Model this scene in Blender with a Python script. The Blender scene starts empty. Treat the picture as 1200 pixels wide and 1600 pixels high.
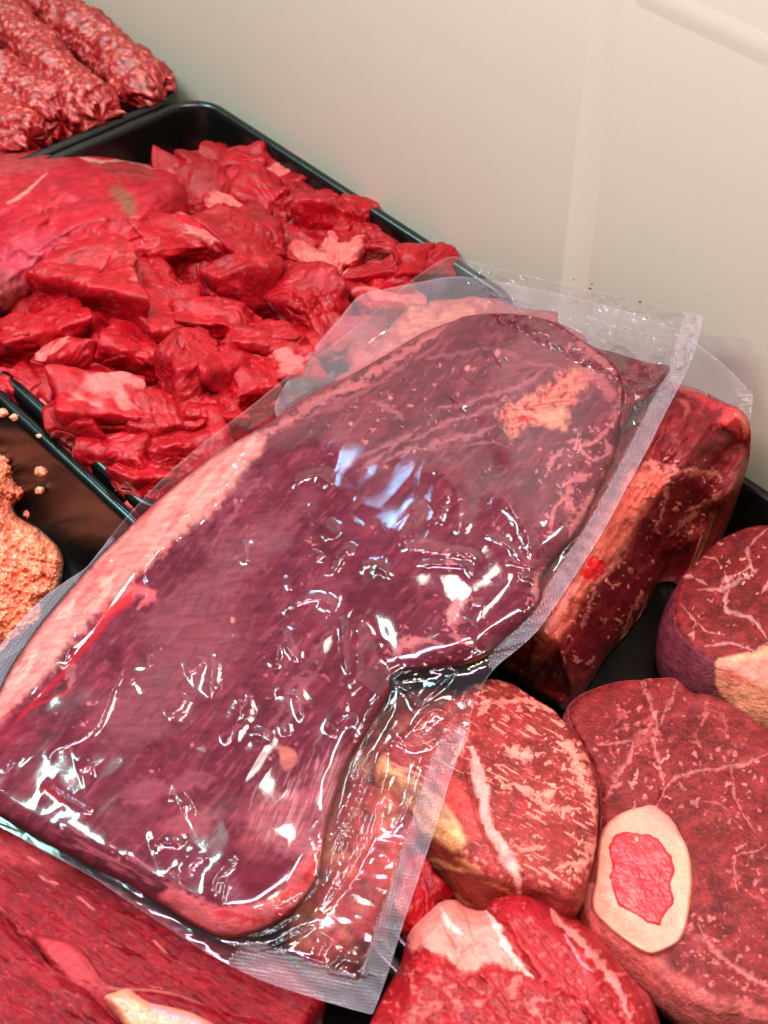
import bpy, math
import numpy as np
from mathutils import Vector
sc = bpy.context.scene
CM = 0.01
# ------------------------------------------------------------------ camera
PITCH = math.radians(45.8); CAMZ = 50.0; FPX = 2300.0        # centimetres, photo pixels (1200 x 1600)
cd = bpy.data.cameras.new('camera'); cam = bpy.data.objects.new('camera', cd)
sc.collection.objects.link(cam); sc.camera = cam
cam.location = (0, 0, CAMZ*CM); cam.rotation_euler = (math.pi/2-PITCH, 0, 0)
cd.sensor_fit = 'VERTICAL'; cd.sensor_height = 36.0; cd.sensor_width = 27.0
cd.lens = 36.0*FPX/1600.0; cd.clip_start = 0.02; cd.clip_end = 50
cd.dof.use_dof = True; cd.dof.focus_distance = 0.66; cd.dof.aperture_fstop = 20
# ------------------------------------------------------------------ light
A = math.radians(41.7)
DU = np.array([-math.sin(A), math.cos(A), 0.0]); DV = np.array([math.cos(A), math.sin(A), 0.0])   # along / across the row of trays
UVW0 = lambda u, v, z: tuple(DU*u+DV*v+np.array([0, 0, z]))
w = bpy.data.worlds.new('World'); sc.world = w; w.use_nodes = True
wb = w.node_tree.nodes['Background']; wb.inputs[0].default_value = (1.0, 0.90, 0.82, 1); wb.inputs[1].default_value = 0.07
def area(name, pos, target, sx, sy, power, color, rot=None):
    l = bpy.data.lights.new(name, 'AREA'); l.shape = 'RECTANGLE'; l.size = sx; l.size_y = sy
    l.energy = power; l.color = color
    o = bpy.data.objects.new(name, l); sc.collection.objects.link(o)
    o.location = Vector(pos)*CM
    d = (Vector(target)-Vector(pos)).normalized()
    xa = Vector(rot) if rot is not None else Vector((1, 0, 0))
    z = -d; x = (xa - z*xa.dot(z)).normalized(); y = z.cross(x)
    from mathutils import Matrix
    o.rotation_euler = Matrix((x, y, z)).transposed().to_euler()
    return o
# the lamps hang where the wrinkles of the clear pack mirror them: tilt = slope (deg) and azimuth of the film that sends them to the lens
def mirror_pos(S, n0, tilt, az, dist):
    S = np.array(S, float); v = S-np.array([0, 0, CAMZ]); v /= np.linalg.norm(v); n0 = np.array(n0, float); n0 /= np.linalg.norm(n0)
    ex = np.cross([0, 1, 0], n0); ex /= np.linalg.norm(ex); ey = np.cross(n0, ex); t = math.radians(tilt); z_ = math.radians(az)
    n = n0*math.cos(t)+(ex*math.cos(z_)+ey*math.sin(z_))*math.sin(t); r = v-2*(v@n)*n; return S+r*dist
S0_ = (-3.5, 43.0, 3.5); N0_ = (0.0, -0.16, 1.0)
for nm, tilt, az, dist, sx, sy, pw, col, xa in (
    ('case_tube_lamp', 17, -105, 88, .60, .075, 10.0, (1.0, .62, .82), (1, .1, 0)),
    ('ceiling_tube_lamp', 19, -160, 170, 1.0, .14, 25.0, (.50, 1.0, .93), (.2, 1, 0)),
    ('ceiling_tube_lamp', 19, -35, 170, .9, .12, 17.0, (.80, 1.0, .95), (.5, 1, 0)),
    ('ceiling_or_added_lamp', 24, -80, 150, .20, .15, 10.0, (1.0, .90, .55), (1, 0, 0))):
    q_ = mirror_pos(S0_, N0_, tilt, az, dist); area(nm, tuple(q_), S0_, sx, sy, pw, col, xa)
sc.view_settings.view_transform = 'Standard'; sc.view_settings.look = 'None'
sc.view_settings.exposure = 0.12; sc.view_settings.gamma = 1.0
sc.cycles.max_bounces = 10; sc.cycles.transparent_max_bounces = 16
sc.cycles.caustics_reflective = False; sc.cycles.caustics_refractive = False
sc.cycles.sample_clamp_indirect = 4.0
# ------------------------------------------------------------------ projection maths
Fv = np.array([0, math.cos(PITCH), -math.sin(PITCH)]); Uv = np.array([0, math.sin(PITCH), math.cos(PITCH)])
CP = np.array([0, 0, CAMZ])
def ray(px, py):
    px = np.asarray(px, float); py = np.asarray(py, float)
    return Fv + np.stack([(px-600)/FPX, px*0, px*0], -1) + Uv*((800-py)/FPX)[..., None]
def W(px, py, z):                     # photo pixel + height (cm) -> world point (cm)
    r = ray(px, py); t = (z-CAMZ)/r[..., 2]
    return CP + r*t[..., None]
def proj(P):
    d = P-CP; f = d@Fv
    return np.stack([600+FPX*d[..., 0]/f, 800-FPX*(d@Uv)/f], -1)
def wall_z(P, v=48.6):                 # height at which the ray through a pixel meets the back wall
    r = ray(P[..., 0], P[..., 1]); t = v/(r@DV); return CAMZ+r[..., 2]*t
def UVW(u, v, z): return DU*u + DV*v + np.array([0, 0, z])
# ------------------------------------------------------------------ noise
_r = np.random.RandomState(7)
PERM = np.concatenate([_r.permutation(256)]*3); G3 = _r.normal(size=(256, 3)); G3 /= np.linalg.norm(G3, axis=1)[:, None]
def perlin(P):
    P = np.asarray(P, float)
    if P.shape[-1] == 2: P = np.concatenate([P, np.full(P.shape[:-1]+(1,), 0.37)], -1)
    i = np.floor(P).astype(np.int64); f = P-i; i &= 255
    u = f*f*f*(f*(f*6-15)+10); out = 0
    for a in (0, 1):
        for b in (0, 1):
            for c in (0, 1):
                h = PERM[PERM[PERM[(i[..., 0]+a) & 255]+((i[..., 1]+b) & 255)]+((i[..., 2]+c) & 255)]
                d = (G3[h]*(f-np.array([a, b, c]))).sum(-1)
                wt = (u[..., 0] if a else 1-u[..., 0])*(u[..., 1] if b else 1-u[..., 1])*(u[..., 2] if c else 1-u[..., 2])
                out = out + wt*d
    return out*1.5
def fbm(P, o=4, s=0.0, g=0.5):
    P = np.asarray(P, float)+s*13.37; a = 1; t = 0; n = 0
    for k in range(o):
        t = t+a*perlin(P*2**k+k*5.1); n += a; a *= g
    return t/n*1.6
def worley(P, s=0):
    P = np.asarray(P, float)+s*7.7; D = P.shape[-1]; i = np.floor(P).astype(np.int64); best = np.full(P.shape[:-1], 9.0)
    rng = np.random.RandomState(3+s); J = rng.rand(256, 3); cid = np.zeros(P.shape[:-1], np.int64)
    import itertools
    for off in itertools.product((-1, 0, 1), repeat=D):
        c = i+np.array(off); h = PERM[PERM[c[..., 0] & 255]+(c[..., 1] & 255)]
        if D == 3: h = PERM[h+(c[..., 2] & 255)]
        d = np.linalg.norm(P-(c+J[h][..., :D]), axis=-1); m = d < best
        best = np.where(m, d, best); cid = np.where(m, h, cid)
    return best, cid/255.0
def fib(P, ang, lon, lat):            # rotate + stretch so noise runs along an image direction (deg, up-right positive)
    a = math.radians(ang); c, s = math.cos(a), -math.sin(a)
    return np.stack([(P[..., 0]*c+P[..., 1]*s)/lon, (-P[..., 0]*s+P[..., 1]*c)/lat], -1)
sm = lambda a, b, x: (lambda t: t*t*(3-2*t))(np.clip((x-a)/(b-a), 0, 1))
# ------------------------------------------------------------------ painting pigment on vertices
def lin(r, g, b):
    c = np.array([r, g, b])/255.0
    return np.where(c <= .04045, c/12.92, ((c+.055)/1.055)**2.4)
def seg_dist(P, pts):
    pts = np.asarray(pts, float); best = np.full(len(P), 1e9); par = np.zeros(len(P)); acc = 0
    for a, b in zip(pts[:-1], pts[1:]):
        ab = b-a; L = np.linalg.norm(ab)+1e-9; t = np.clip(((P-a)@ab)/L**2, 0, 1)
        d = np.linalg.norm(P-(a+t[:, None]*ab), axis=1); m = d < best
        best[m] = d[m]; par[m] = acc+t[m]*L; acc += L
    return best, par
def near(P, pts, mar):
    p = np.asarray(pts, float); lo = p.min(0)-mar; hi = p.max(0)+mar
    return np.where(((P >= lo) & (P <= hi)).all(1))[0]
def spline(pts, n=6):
    p = np.asarray(pts, float)
    if len(p) < 3: return p
    q = np.vstack([2*p[0]-p[1], p, 2*p[-1]-p[-2]]); o = []
    for i in range(1, len(q)-2):
        for t in np.arange(n)/n:
            o.append(.5*((2*q[i])+(-q[i-1]+q[i+1])*t+(2*q[i-1]-5*q[i]+4*q[i+1]-q[i+2])*t*t+(-q[i-1]+3*q[i]-3*q[i+1]+q[i+2])*t**3))
    o.append(p[-1]); return np.array(o)
def smooth_closed(pts, n=5):
    p = np.asarray(pts, float); N = len(p); o = []
    for i in range(N):
        a, b, c, d = p[i-1], p[i], p[(i+1) % N], p[(i+2) % N]
        for t in np.arange(n)/n:
            o.append(.5*((2*b)+(-a+c)*t+(2*a-5*b+4*c-d)*t*t+(-a+3*b-3*c+d)*t**3))
    return np.array(o)
def inside(P, poly):
    poly = np.asarray(poly, float); r = np.zeros(len(P), bool); x, y = P[:, 0], P[:, 1]
    for (x0, y0), (x1, y1) in zip(poly, np.roll(poly, -1, 0)):
        if y0 == y1: continue
        c = ((y0 > y) != (y1 > y)) & (x < (x1-x0)*(y-y0)/(y1-y0)+x0); r ^= c
    return r
def sdist(P, poly):
    poly = np.asarray(poly, float); d, t = seg_dist(P, np.vstack([poly, poly[:1]]))
    return np.where(inside(P, poly), d, -d), t
def roughen(pts, amp, f=.06, seed=1):
    q = smooth_closed(pts, 5); return q+amp*np.stack([fbm(q*f, 3, seed), fbm(q*f, 3, seed+9)], -1)
class Paint:
    def __init__(s, P, base, warp=4.0, wf=0.03, seed=0):
        s.P = P; s.col = np.tile(np.asarray(base, float), (len(P), 1)); s.h = np.zeros(len(P))
        s.Q = P+warp*np.stack([fbm(P*wf, 3, seed+1), fbm(P*wf, 3, seed+2)], -1)
        s.w = np.zeros(len(P)); s.n = fbm(P*0.09, 3, seed+4)
    def _ap(s, ix, m, c, h):
        if c is not None: s.col[ix] = s.col[ix]*(1-m[:, None])+np.asarray(c)*m[:, None]
        s.h[ix] += h*m
    def stroke(s, pts, wid, c, soft=0.5, a=1.0, h=0.0, curve=True, rag=0.35):
        p = spline(pts) if curve else np.asarray(pts, float); ix = near(s.P, p, wid*2+8)
        if not len(ix): return
        d, t = seg_dist(s.Q[ix], p); L = t.max()+1e-6
        wv = wid*(1+rag*1.6*s.n[ix])*np.clip(4*np.minimum(t, L-t)/L+.25, .25, 1)
        s._ap(ix, (1-sm(wv*(1-soft), wv*(1+soft), d))*a, c, h)
    def poly(s, pts, c, soft=3.0, a=1.0, h=0.0, tex=None, rag=3.0):
        p = smooth_closed(pts, 4); ix = near(s.P, p, soft*2+12)
        if not len(ix): return
        d, _ = sdist(s.Q[ix], p); m = sm(-soft, soft, d+rag*s.n[ix])*a
        if tex is not None:
            k = tex(s.P[ix]); c = np.asarray(c[0])*(1-k[:, None])+np.asarray(c[1])*k[:, None]
            s.col[ix] = s.col[ix]*(1-m[:, None])+c*m[:, None]; s.h[ix] += h*m
        else: s._ap(ix, m, c, h)
    def field(s, m, c, h=0.0): s._ap(slice(None), np.clip(m, 0, 1), c, h)
# ------------------------------------------------------------------ objects
def setp(o, label=None, cat=None, group=None, kind=None):
    if label: o['label'] = label
    if cat: o['category'] = cat
    if group: o['group'] = group
    if kind: o['kind'] = kind
    return o
ORG = {}
def empty(name, pos):
    o = bpy.data.objects.new(name, None); sc.collection.objects.link(o); o.empty_display_size = .02
    o.location = Vector(pos)*CM; ORG[o.name] = np.array(pos, float); return o
def build(name, V, faces, mat, parent=None, col=None, attrs=None, smooth=True):
    """V: world cm; faces: list of (n,k) int arrays or python lists"""
    V = np.asarray(V, float)
    org = np.array([V[:, 0].mean(), V[:, 1].mean(), V[:, 2].min()])
    me = bpy.data.meshes.new(name); me.vertices.add(len(V)); me.vertices.foreach_set('co', ((V-org)*CM).astype(np.float32).ravel())
    loops = []; tot = []
    for f in faces:
        if isinstance(f, np.ndarray) and f.ndim == 2: loops.append(f.ravel()); tot.append(np.full(len(f), f.shape[1]))
        else: loops.append(np.asarray(f)); tot.append(np.array([len(f)]))
    loops = np.concatenate(loops).astype(np.int32); tot = np.concatenate(tot).astype(np.int32)
    me.loops.add(len(loops)); me.loops.foreach_set('vertex_index', loops)
    me.polygons.add(len(tot)); me.polygons.foreach_set('loop_start', np.concatenate([[0], np.cumsum(tot)[:-1]]).astype(np.int32))
    try: me.polygons.foreach_set('loop_total', tot)
    except Exception: pass
    if smooth: me.polygons.foreach_set('use_smooth', np.ones(len(tot), bool))
    if col is not None:
        a = me.color_attributes.new('Col', 'FLOAT_COLOR', 'POINT')
        a.data.foreach_set('color', np.hstack([np.clip(col, 0.002, 1), np.ones((len(col), 1))]).astype(np.float32).ravel())
    for k, v in (attrs or {}).items():
        a = me.attributes.new(k, 'FLOAT', 'POINT'); a.data.foreach_set('value', v.astype(np.float32))
    me.update(calc_edges=True); me.validate(); me.materials.append(mat)
    o = bpy.data.objects.new(name, me); sc.collection.objects.link(o); ORG[o.name] = org
    if parent is not None:
        o.parent = parent; o.location = Vector(org-ORG[parent.name])*CM
    else: o.location = Vector(org)*CM
    return o
# relief: a sheet of fine cells over an outline; heights are real, underside closed down to zb
def relief(outline, step, zfun):
    out = smooth_closed(outline, 4) if len(outline) < 200 else np.asarray(outline)
    lo = np.maximum(out.min(0), [-90, -60]); hi = np.minimum(out.max(0), [1290, 1690])
    xs = np.arange(lo[0]-step, hi[0]+step*1.5, step); ys = np.arange(lo[1]-step, hi[1]+step*1.5, step)
    gx, gy = np.meshgrid(xs, ys); P = np.stack([gx.ravel(), gy.ravel()], -1); ny, nx = gx.shape
    sd, t = sdist(P, out); ins = (sd > -0.2*step).reshape(ny, nx)
    q = ins[:-1, :-1] & ins[1:, :-1] & ins[:-1, 1:] & ins[1:, 1:]
    idx = np.arange(ny*nx).reshape(ny, nx)
    Q = np.stack([idx[:-1, :-1][q], idx[1:, :-1][q], idx[1:, 1:][q], idx[:-1, 1:][q]], -1)
    used = np.unique(Q); mp = -np.ones(ny*nx, int); mp[used] = np.arange(len(used)); Q = mp[Q]; P = P[used]; sd = sd[used]; t = t[used]
    # boundary edges
    E = np.concatenate([Q[:, [0, 1]], Q[:, [1, 2]], Q[:, [2, 3]], Q[:, [3, 0]]])
    key = E[:, 0].astype(np.int64)*len(P)+E[:, 1]; rkey = E[:, 1].astype(np.int64)*len(P)+E[:, 0]
    B = E[~np.isin(key, rkey)]
    bv = np.unique(B)
    # snap the border onto the outline
    cl = np.vstack([out, out[:1]]); seg = np.repeat(cl, 1, 0)
    a = cl[:-1]; b = cl[1:]; ab = b-a; L2 = (ab**2).sum(1)+1e-9
    for ch in np.array_split(bv, max(1, len(bv)//500)):
        tt = np.clip(((P[ch][:, None]-a)*ab).sum(-1)/L2, 0, 1); pr = a+tt[..., None]*ab
        d = np.linalg.norm(P[ch][:, None]-pr, axis=-1); k = d.argmin(1); near_ = d[np.arange(len(ch)), k] < step*1.6
        n = pr[np.arange(len(ch)), k]; P[ch[near_]] = n[near_]; sd[ch[near_]] = 0
    z = zfun(P, np.maximum(sd, 0), t)
    return dict(P=P, sd=np.maximum(sd, 0), t=t, Q=Q, B=B, bv=bv, z=z)
def close_down(R, V, zb, inset=0.0):
    """skirt + base so that the body is solid"""
    bv = R['bv']; n0 = len(V); m = -np.ones(len(V), int); m[bv] = np.arange(len(bv))+n0
    c = V[bv].mean(0); nb = V[bv].copy(); zz = zb(R['P'][bv]) if callable(zb) else zb
    nb[:, :2] += (c[:2]-nb[:, :2])*inset; nb[:, 2] = np.minimum(zz, nb[:, 2]-.05)
    mid = V[bv]*.5+nb*.5; mid[:, :2] -= (c[:2]-mid[:, :2])*inset*.2
    V2 = np.vstack([V, mid, nb]); m2 = m+len(bv)
    a, b = R['B'][:, 0], R['B'][:, 1]
    sk = np.stack([b, a, m[a], m[b]], -1); sk2 = np.stack([m[b], m[a], m2[a], m2[b]], -1)
    nxt = {int(x): int(y) for x, y in R['B']}; left = set(nxt); caps = []
    while left:
        s = left.pop(); loop = [s]; k = nxt[s]
        while k != s and k in left: loop.append(k); left.discard(k); k = nxt[k]
        if len(loop) > 8: caps.append([int(m2[i]) for i in loop])
    return V2, [R['Q'], sk, sk2]+caps, np.concatenate([np.arange(len(V)), bv, bv])
def sheet(name, R, V, mat, parent=None, col=None, zb=None, inset=.06, attrs=None):
    if zb is None: return build(name, V, [R['Q']], mat, parent, col, attrs)
    V2, F, src = close_down(R, V, zb, inset)
    return build(name, V2, F, mat, parent, None if col is None else col[src], None if attrs is None else {k: v[src] for k, v in attrs.items()})
# slab: a thick slice with a traced outline, star shaped about a centre; crown, rounded rim, bulging side
def slab(outline, zf, thick, nth=420, nr=110, edge=.35, bulge=.03, taper=.92, crown=None, center=None, dn=(0, 0), rough=(.05, .5), seed=0):
    out = smooth_closed(outline, 8)
    O = W(out[:, 0], out[:, 1], zf(out)); c = O.mean(0) if center is None else W(np.array(center[0]), np.array(center[1]), zf(np.array([center]))[0])
    L = np.concatenate([[0], np.cumsum(np.linalg.norm(np.roll(O, -1, 0)-O, axis=1))]); OO = np.vstack([O, O[:1]])
    s = np.linspace(0, L[-1], nth, endpoint=False); O = np.stack([np.interp(s, L, OO[:, k]) for k in range(3)], -1)
    Rm = np.linalg.norm(O-c, axis=1).mean(); e = edge/Rm
    rr = [(k/nr, 0.0) for k in range(1, nr)]; rr = [(r*(1-e), 0.0) for r, _ in rr]
    rr += [(1-e+e*math.sin(a), -edge*(1-math.cos(a))) for a in np.linspace(0, math.pi/2, 9)]
    ns = max(6, int(thick/0.12))
    for k in range(1, ns+1):
        q = k/ns; rr.append((1+bulge*math.sin(q*math.pi)-(1-taper)*q*q, -edge-(thick-edge)*q))
    rr += [(taper*.8, -thick-.02), (taper*.4, -thick-.03)]
    V = [c[None]]
    for r, dz in rr:
        p = c+(O-c)*r; p = p+np.array([0, 0, dz])+np.array([dn[0], dn[1], 0])*(-dz); V.append(p)
    V.append((c+np.array([dn[0]*thick, dn[1]*thick, -thick]))[None]); V = np.vstack(V)
    if crown is not None:
        rad = np.concatenate([[0], np.repeat([r for r, _ in rr], nth), [0]]); top = np.concatenate([[1], np.repeat([1.0 if i < nr+8 else 0 for i in range(len(rr))], nth), [0]])
        V[:, 2] += crown*(1-rad**2)*top
    amp, fr = rough
    V += amp*np.stack([fbm(V*fr, 4, seed+k) for k in range(3)], -1)
    Q = []; i = np.arange(nth); j = (i+1) % nth
    tri = np.stack([np.zeros(nth, int), 1+i, 1+j], -1)
    for k in range(len(rr)-1): Q.append(np.stack([1+k*nth+i, 1+(k+1)*nth+i, 1+(k+1)*nth+j, 1+k*nth+j], -1))
    l = 1+(len(rr)-1)*nth; tri2 = np.stack([np.full(nth, len(V)-1), l+j, l+i], -1)
    isface = np.concatenate([[1], np.repeat([1.0 if k < nr+4 else 0.0 for k in range(len(rr))], nth), [0]])
    return V, [tri, np.vstack(Q), tri2], isface
# ------------------------------------------------------------------ materials
def mat_new(name):
    m = bpy.data.materials.new(name); m.use_nodes = True; nt = m.node_tree
    return m, nt, nt.nodes['Principled BSDF'], nt.nodes['Material Output']
def nd(nt, t, **kw):
    n = nt.nodes.new(t)
    for k, v in kw.items():
        if k.startswith('i_'): n.inputs[k[2:].replace('_', ' ')].default_value = v
        else: setattr(n, k, v)
    return n
def meat_mat(name, rough=.38, coat=.25, sss=.25, bump=.25, scale=900, stretch=(1, 1, 1), var=.35, rot=0.0, cr=.18, spec=.5):
    m, nt, b, out = mat_new(name); L = nt.links
    at = nd(nt, 'ShaderNodeAttribute', attribute_name='Col')
    tc = nd(nt, 'ShaderNodeTexCoord'); mp = nd(nt, 'ShaderNodeMapping'); mp.inputs['Scale'].default_value = stretch; mp.inputs['Rotation'].default_value = (0, 0, rot)
    L.new(tc.outputs['Object'], mp.inputs[0])
    n1 = nd(nt, 'ShaderNodeTexNoise', i_Scale=scale*.35, i_Detail=6.0, i_Roughness=.65); L.new(mp.outputs[0], n1.inputs['Vector'])
    n2 = nd(nt, 'ShaderNodeTexNoise', i_Scale=scale, i_Detail=4.0, i_Roughness=.6); L.new(mp.outputs[0], n2.inputs['Vector'])
    n3 = nd(nt, 'ShaderNodeTexNoise', i_Scale=scale*.08, i_Detail=3.0); L.new(tc.outputs['Object'], n3.inputs['Vector'])
    mr = nd(nt, 'ShaderNodeMapRange'); mr.inputs['From Min'].default_value = .3; mr.inputs['From Max'].default_value = .7
    mr.inputs['To Min'].default_value = 1-var; mr.inputs['To Max'].default_value = 1+var; L.new(n1.outputs['Fac'], mr.inputs['Value'])
    mx = nd(nt, 'ShaderNodeVectorMath', operation='SCALE'); L.new(at.outputs['Color'], mx.inputs[0]); L.new(mr.outputs[0], mx.inputs['Scale'])
    L.new(mx.outputs[0], b.inputs['Base Color'])
    r2 = nd(nt, 'ShaderNodeMapRange'); r2.inputs['From Min'].default_value = .35; r2.inputs['From Max'].default_value = .65
    r2.inputs['To Min'].default_value = rough-.12; r2.inputs['To Max'].default_value = rough+.12; L.new(n3.outputs['Fac'], r2.inputs['Value'])
    L.new(r2.outputs[0], b.inputs['Roughness'])
    b.inputs['Subsurface Weight'].default_value = sss; b.inputs['Subsurface Radius'].default_value = (1.0, .25, .15); b.inputs['Subsurface Scale'].default_value = .003
    b.inputs['Coat Weight'].default_value = coat; b.inputs['Coat Roughness'].default_value = cr; b.inputs['Specular IOR Level'].default_value = spec
    ad = nd(nt, 'ShaderNodeMath', operation='ADD'); L.new(n1.outputs['Fac'], ad.inputs[0]); L.new(n2.outputs['Fac'], ad.inputs[1])
    bp = nd(nt, 'ShaderNodeBump'); bp.inputs['Strength'].default_value = bump; bp.inputs['Distance'].default_value = .0012
    L.new(ad.outputs[0], bp.inputs['Height']); L.new(bp.outputs[0], b.inputs['Normal']); L.new(bp.outputs[0], b.inputs['Coat Normal'])
    return m
M_WET = meat_mat('wet_cut_meat', .45, .38, .08, .55, 500, cr=.11, spec=.08)
M_STEAK = meat_mat('steak_meat', .48, .25, .06, .6, 800, (1, 1, 1), spec=.08, cr=.13)
M_DRY = meat_mat('shank_meat', .48, .16, .06, .7, 600, var=.45, spec=.12, cr=.14)
M_BAGMEAT = meat_mat('packed_meat', .6, .0, .05, .5, 600, (.45, 1.6, 1), var=.3, rot=math.radians(-38), spec=.05)
M_MINCE = meat_mat('minced_meat', .36, .3, .3, .5, 500, var=.35)
M_FAT = meat_mat('fat_and_bone', .4, .2, .35, .2, 500, var=.12)
def black_plastic():
    m, nt, b, out = mat_new('black_tray_plastic'); L = nt.links
    b.inputs['Base Color'].default_value = (.003, .0035, .003, 1); b.inputs['Roughness'].default_value = .22
    n = nd(nt, 'ShaderNodeTexNoise', i_Scale=60.0, i_Detail=5.0); tc = nd(nt, 'ShaderNodeTexCoord'); L.new(tc.outputs['Object'], n.inputs['Vector'])
    r = nd(nt, 'ShaderNodeMapRange'); r.inputs['To Min'].default_value = .12; r.inputs['To Max'].default_value = .38; L.new(n.outputs['Fac'], r.inputs['Value']); L.new(r.outputs[0], b.inputs['Roughness'])
    return m
M_TRAY = black_plastic()
def wall_mat(name, c):
    m, nt, b, out = mat_new(name); L = nt.links
    tc = nd(nt, 'ShaderNodeTexCoord'); n = nd(nt, 'ShaderNodeTexNoise', i_Scale=7.0, i_Detail=3.0); L.new(tc.outputs['Object'], n.inputs['Vector'])
    n2 = nd(nt, 'ShaderNodeTexNoise', i_Scale=420.0, i_Detail=3.0); L.new(tc.outputs['Object'], n2.inputs['Vector'])
    cr = nd(nt, 'ShaderNodeMix', data_type='RGBA'); cr.inputs[6].default_value = (*[x*.94 for x in c], 1); cr.inputs[7].default_value = (*c, 1)
    L.new(n.outputs['Fac'], cr.inputs[0]); L.new(cr.outputs[2], b.inputs['Base Color']); b.inputs['Roughness'].default_value = .5
    bp = nd(nt, 'ShaderNodeBump'); bp.inputs['Strength'].default_value = .08; bp.inputs['Distance'].default_value = .001
    L.new(n2.outputs['Fac'], bp.inputs['Height']); L.new(bp.outputs[0], b.inputs['Normal'])
    return m
M_WALL = wall_mat('white_panel', (.69, .675, .525)); M_CASE = wall_mat('case_floor', (.10, .10, .10))
def film_mat(name, tint=(.97, .93, .95), hazecol=(.72, .58, .70), gloss=1.0):
    m, nt, b, out = mat_new(name); L = nt.links; nt.nodes.remove(b)
    hz = nd(nt, 'ShaderNodeAttribute', attribute_name='haze'); em = nd(nt, 'ShaderNodeAttribute', attribute_name='emboss')
    tc = nd(nt, 'ShaderNodeTexCoord')
    mp = nd(nt, 'ShaderNodeMapping'); mp.inputs['Rotation'].default_value = (0, 0, math.radians(12)); L.new(tc.outputs['Object'], mp.inputs[0])
    vo = nd(nt, 'ShaderNodeTexVoronoi', i_Scale=820.0); vo.inputs['Randomness'].default_value = .12; L.new(mp.outputs[0], vo.inputs['Vector'])
    n1 = nd(nt, 'ShaderNodeTexNoise', i_Scale=170.0, i_Detail=3.0); L.new(tc.outputs['Object'], n1.inputs['Vector'])
    e = nd(nt, 'ShaderNodeMath', operation='MULTIPLY'); L.new(vo.outputs['Distance'], e.inputs[0]); L.new(em.outputs['Fac'], e.inputs[1])
    b1 = nd(nt, 'ShaderNodeBump'); b1.inputs['Strength'].default_value = .02; b1.inputs['Distance'].default_value = .002; L.new(n1.outputs['Fac'], b1.inputs['Height'])
    b2 = nd(nt, 'ShaderNodeBump'); b2.inputs['Strength'].default_value = .9; b2.inputs['Distance'].default_value = .0009; L.new(e.outputs[0], b2.inputs['Height']); L.new(b1.outputs[0], b2.inputs['Normal'])
    gl = nd(nt, 'ShaderNodeBsdfGlossy'); L.new(b2.outputs[0], gl.inputs['Normal'])
    ro = nd(nt, 'ShaderNodeMapRange'); ro.inputs['To Min'].default_value = .11; ro.inputs['To Max'].default_value = .32; L.new(em.outputs['Fac'], ro.inputs['Value']); L.new(ro.outputs[0], gl.inputs['Roughness'])
    tr = nd(nt, 'ShaderNodeBsdfTransparent'); tr.inputs[0].default_value = (*tint, 1)
    df = nd(nt, 'ShaderNodeBsdfDiffuse'); df.inputs[0].default_value = (*hazecol, 1); L.new(b2.outputs[0], df.inputs['Normal'])
    m1 = nd(nt, 'ShaderNodeMixShader'); L.new(hz.outputs['Fac'], m1.inputs[0]); L.new(tr.outputs[0], m1.inputs[1]); L.new(df.outputs[0], m1.inputs[2])
    fr = nd(nt, 'ShaderNodeFresnel', i_IOR=1.5); L.new(b2.outputs[0], fr.inputs['Normal'])
    fm = nd(nt, 'ShaderNodeMath', operation='MULTIPLY'); fm.use_clamp = True; fm.inputs[1].default_value = 1.3*gloss; L.new(fr.outputs[0], fm.inputs[0])
    cp = nd(nt, 'ShaderNodeMath', operation='MINIMUM'); cp.inputs[1].default_value = .22; L.new(fm.outputs[0], cp.inputs[0])
    m2 = nd(nt, 'ShaderNodeMixShader'); L.new(cp.outputs[0], m2.inputs[0]); L.new(m1.outputs[0], m2.inputs[1]); L.new(gl.outputs[0], m2.inputs[2])
    L.new(m2.outputs[0], out.inputs['Surface']); return m
M_FILM = film_mat('clear_film')
# ================================================================== setting
def box(name, pts8, mat, parent=None): 
    F = np.array([[0, 1, 2, 3], [7, 6, 5, 4], [0, 4, 5, 1], [1, 5, 6, 2], [2, 6, 7, 3], [3, 7, 4, 0]])
    return build(name, np.array(pts8), [F], mat, parent, smooth=False)
def uvbox(name, u0, u1, v0, v1, z0, z1, mat, parent=None):
    o = box(name, [UVW(u0, v0, z0), UVW(u1, v0, z0), UVW(u1, v1, z0), UVW(u0, v1, z0), UVW(u0, v0, z1), UVW(u1, v0, z1), UVW(u1, v1, z1), UVW(u0, v1, z1)], mat, parent)
    return o
setp(uvbox('display_counter', -25, 150, -40, 58, -9.2, -7.2, M_CASE), kind='structure')
VW = 49.5
wallE = setp(empty('case_back_wall', UVW(50, VW, -7.2)), 'smooth off-white back wall of the meat display case behind the black trays', 'wall')
def bev_panel(name, u0, u1, v0, v1, z0, z1, mat, parent, b=.35):
    o = uvbox(name, u0, u1, v0, v1, z0, z1, mat, parent)
    md = o.modifiers.new('bevel', 'BEVEL'); md.width = b*CM; md.segments = 4
    return o
bev_panel('panel', -25, 150, VW, VW+1.2, -7.2, 40, M_WALL, wallE, .3)
def cover_strip(name, p0, along, L, across, wid, hgt, out):
    ts = np.linspace(-1, 1, 25); prof = [p0+across*wid*t+out*(hgt*(1-t*t)**1.5+.002) for t in ts]
    V = np.array(prof+[q+along*L for q in prof]); n = 25; i = np.arange(n-1)
    return build(name, V, [np.stack([i, i+1, i+1+n, i+n], -1)], M_WALL, wallE)
cover_strip('joint_strip', UVW(40.4, VW, -7.1), np.array([0, 0, 1.0]), 47, DU, .9, .07, -DV)
cover_strip('joint_strip', UVW(-24, VW-.003, 19.5), DU, 62.7, np.array([0, 0, 1.0]), .7, .035, -DV)

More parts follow.
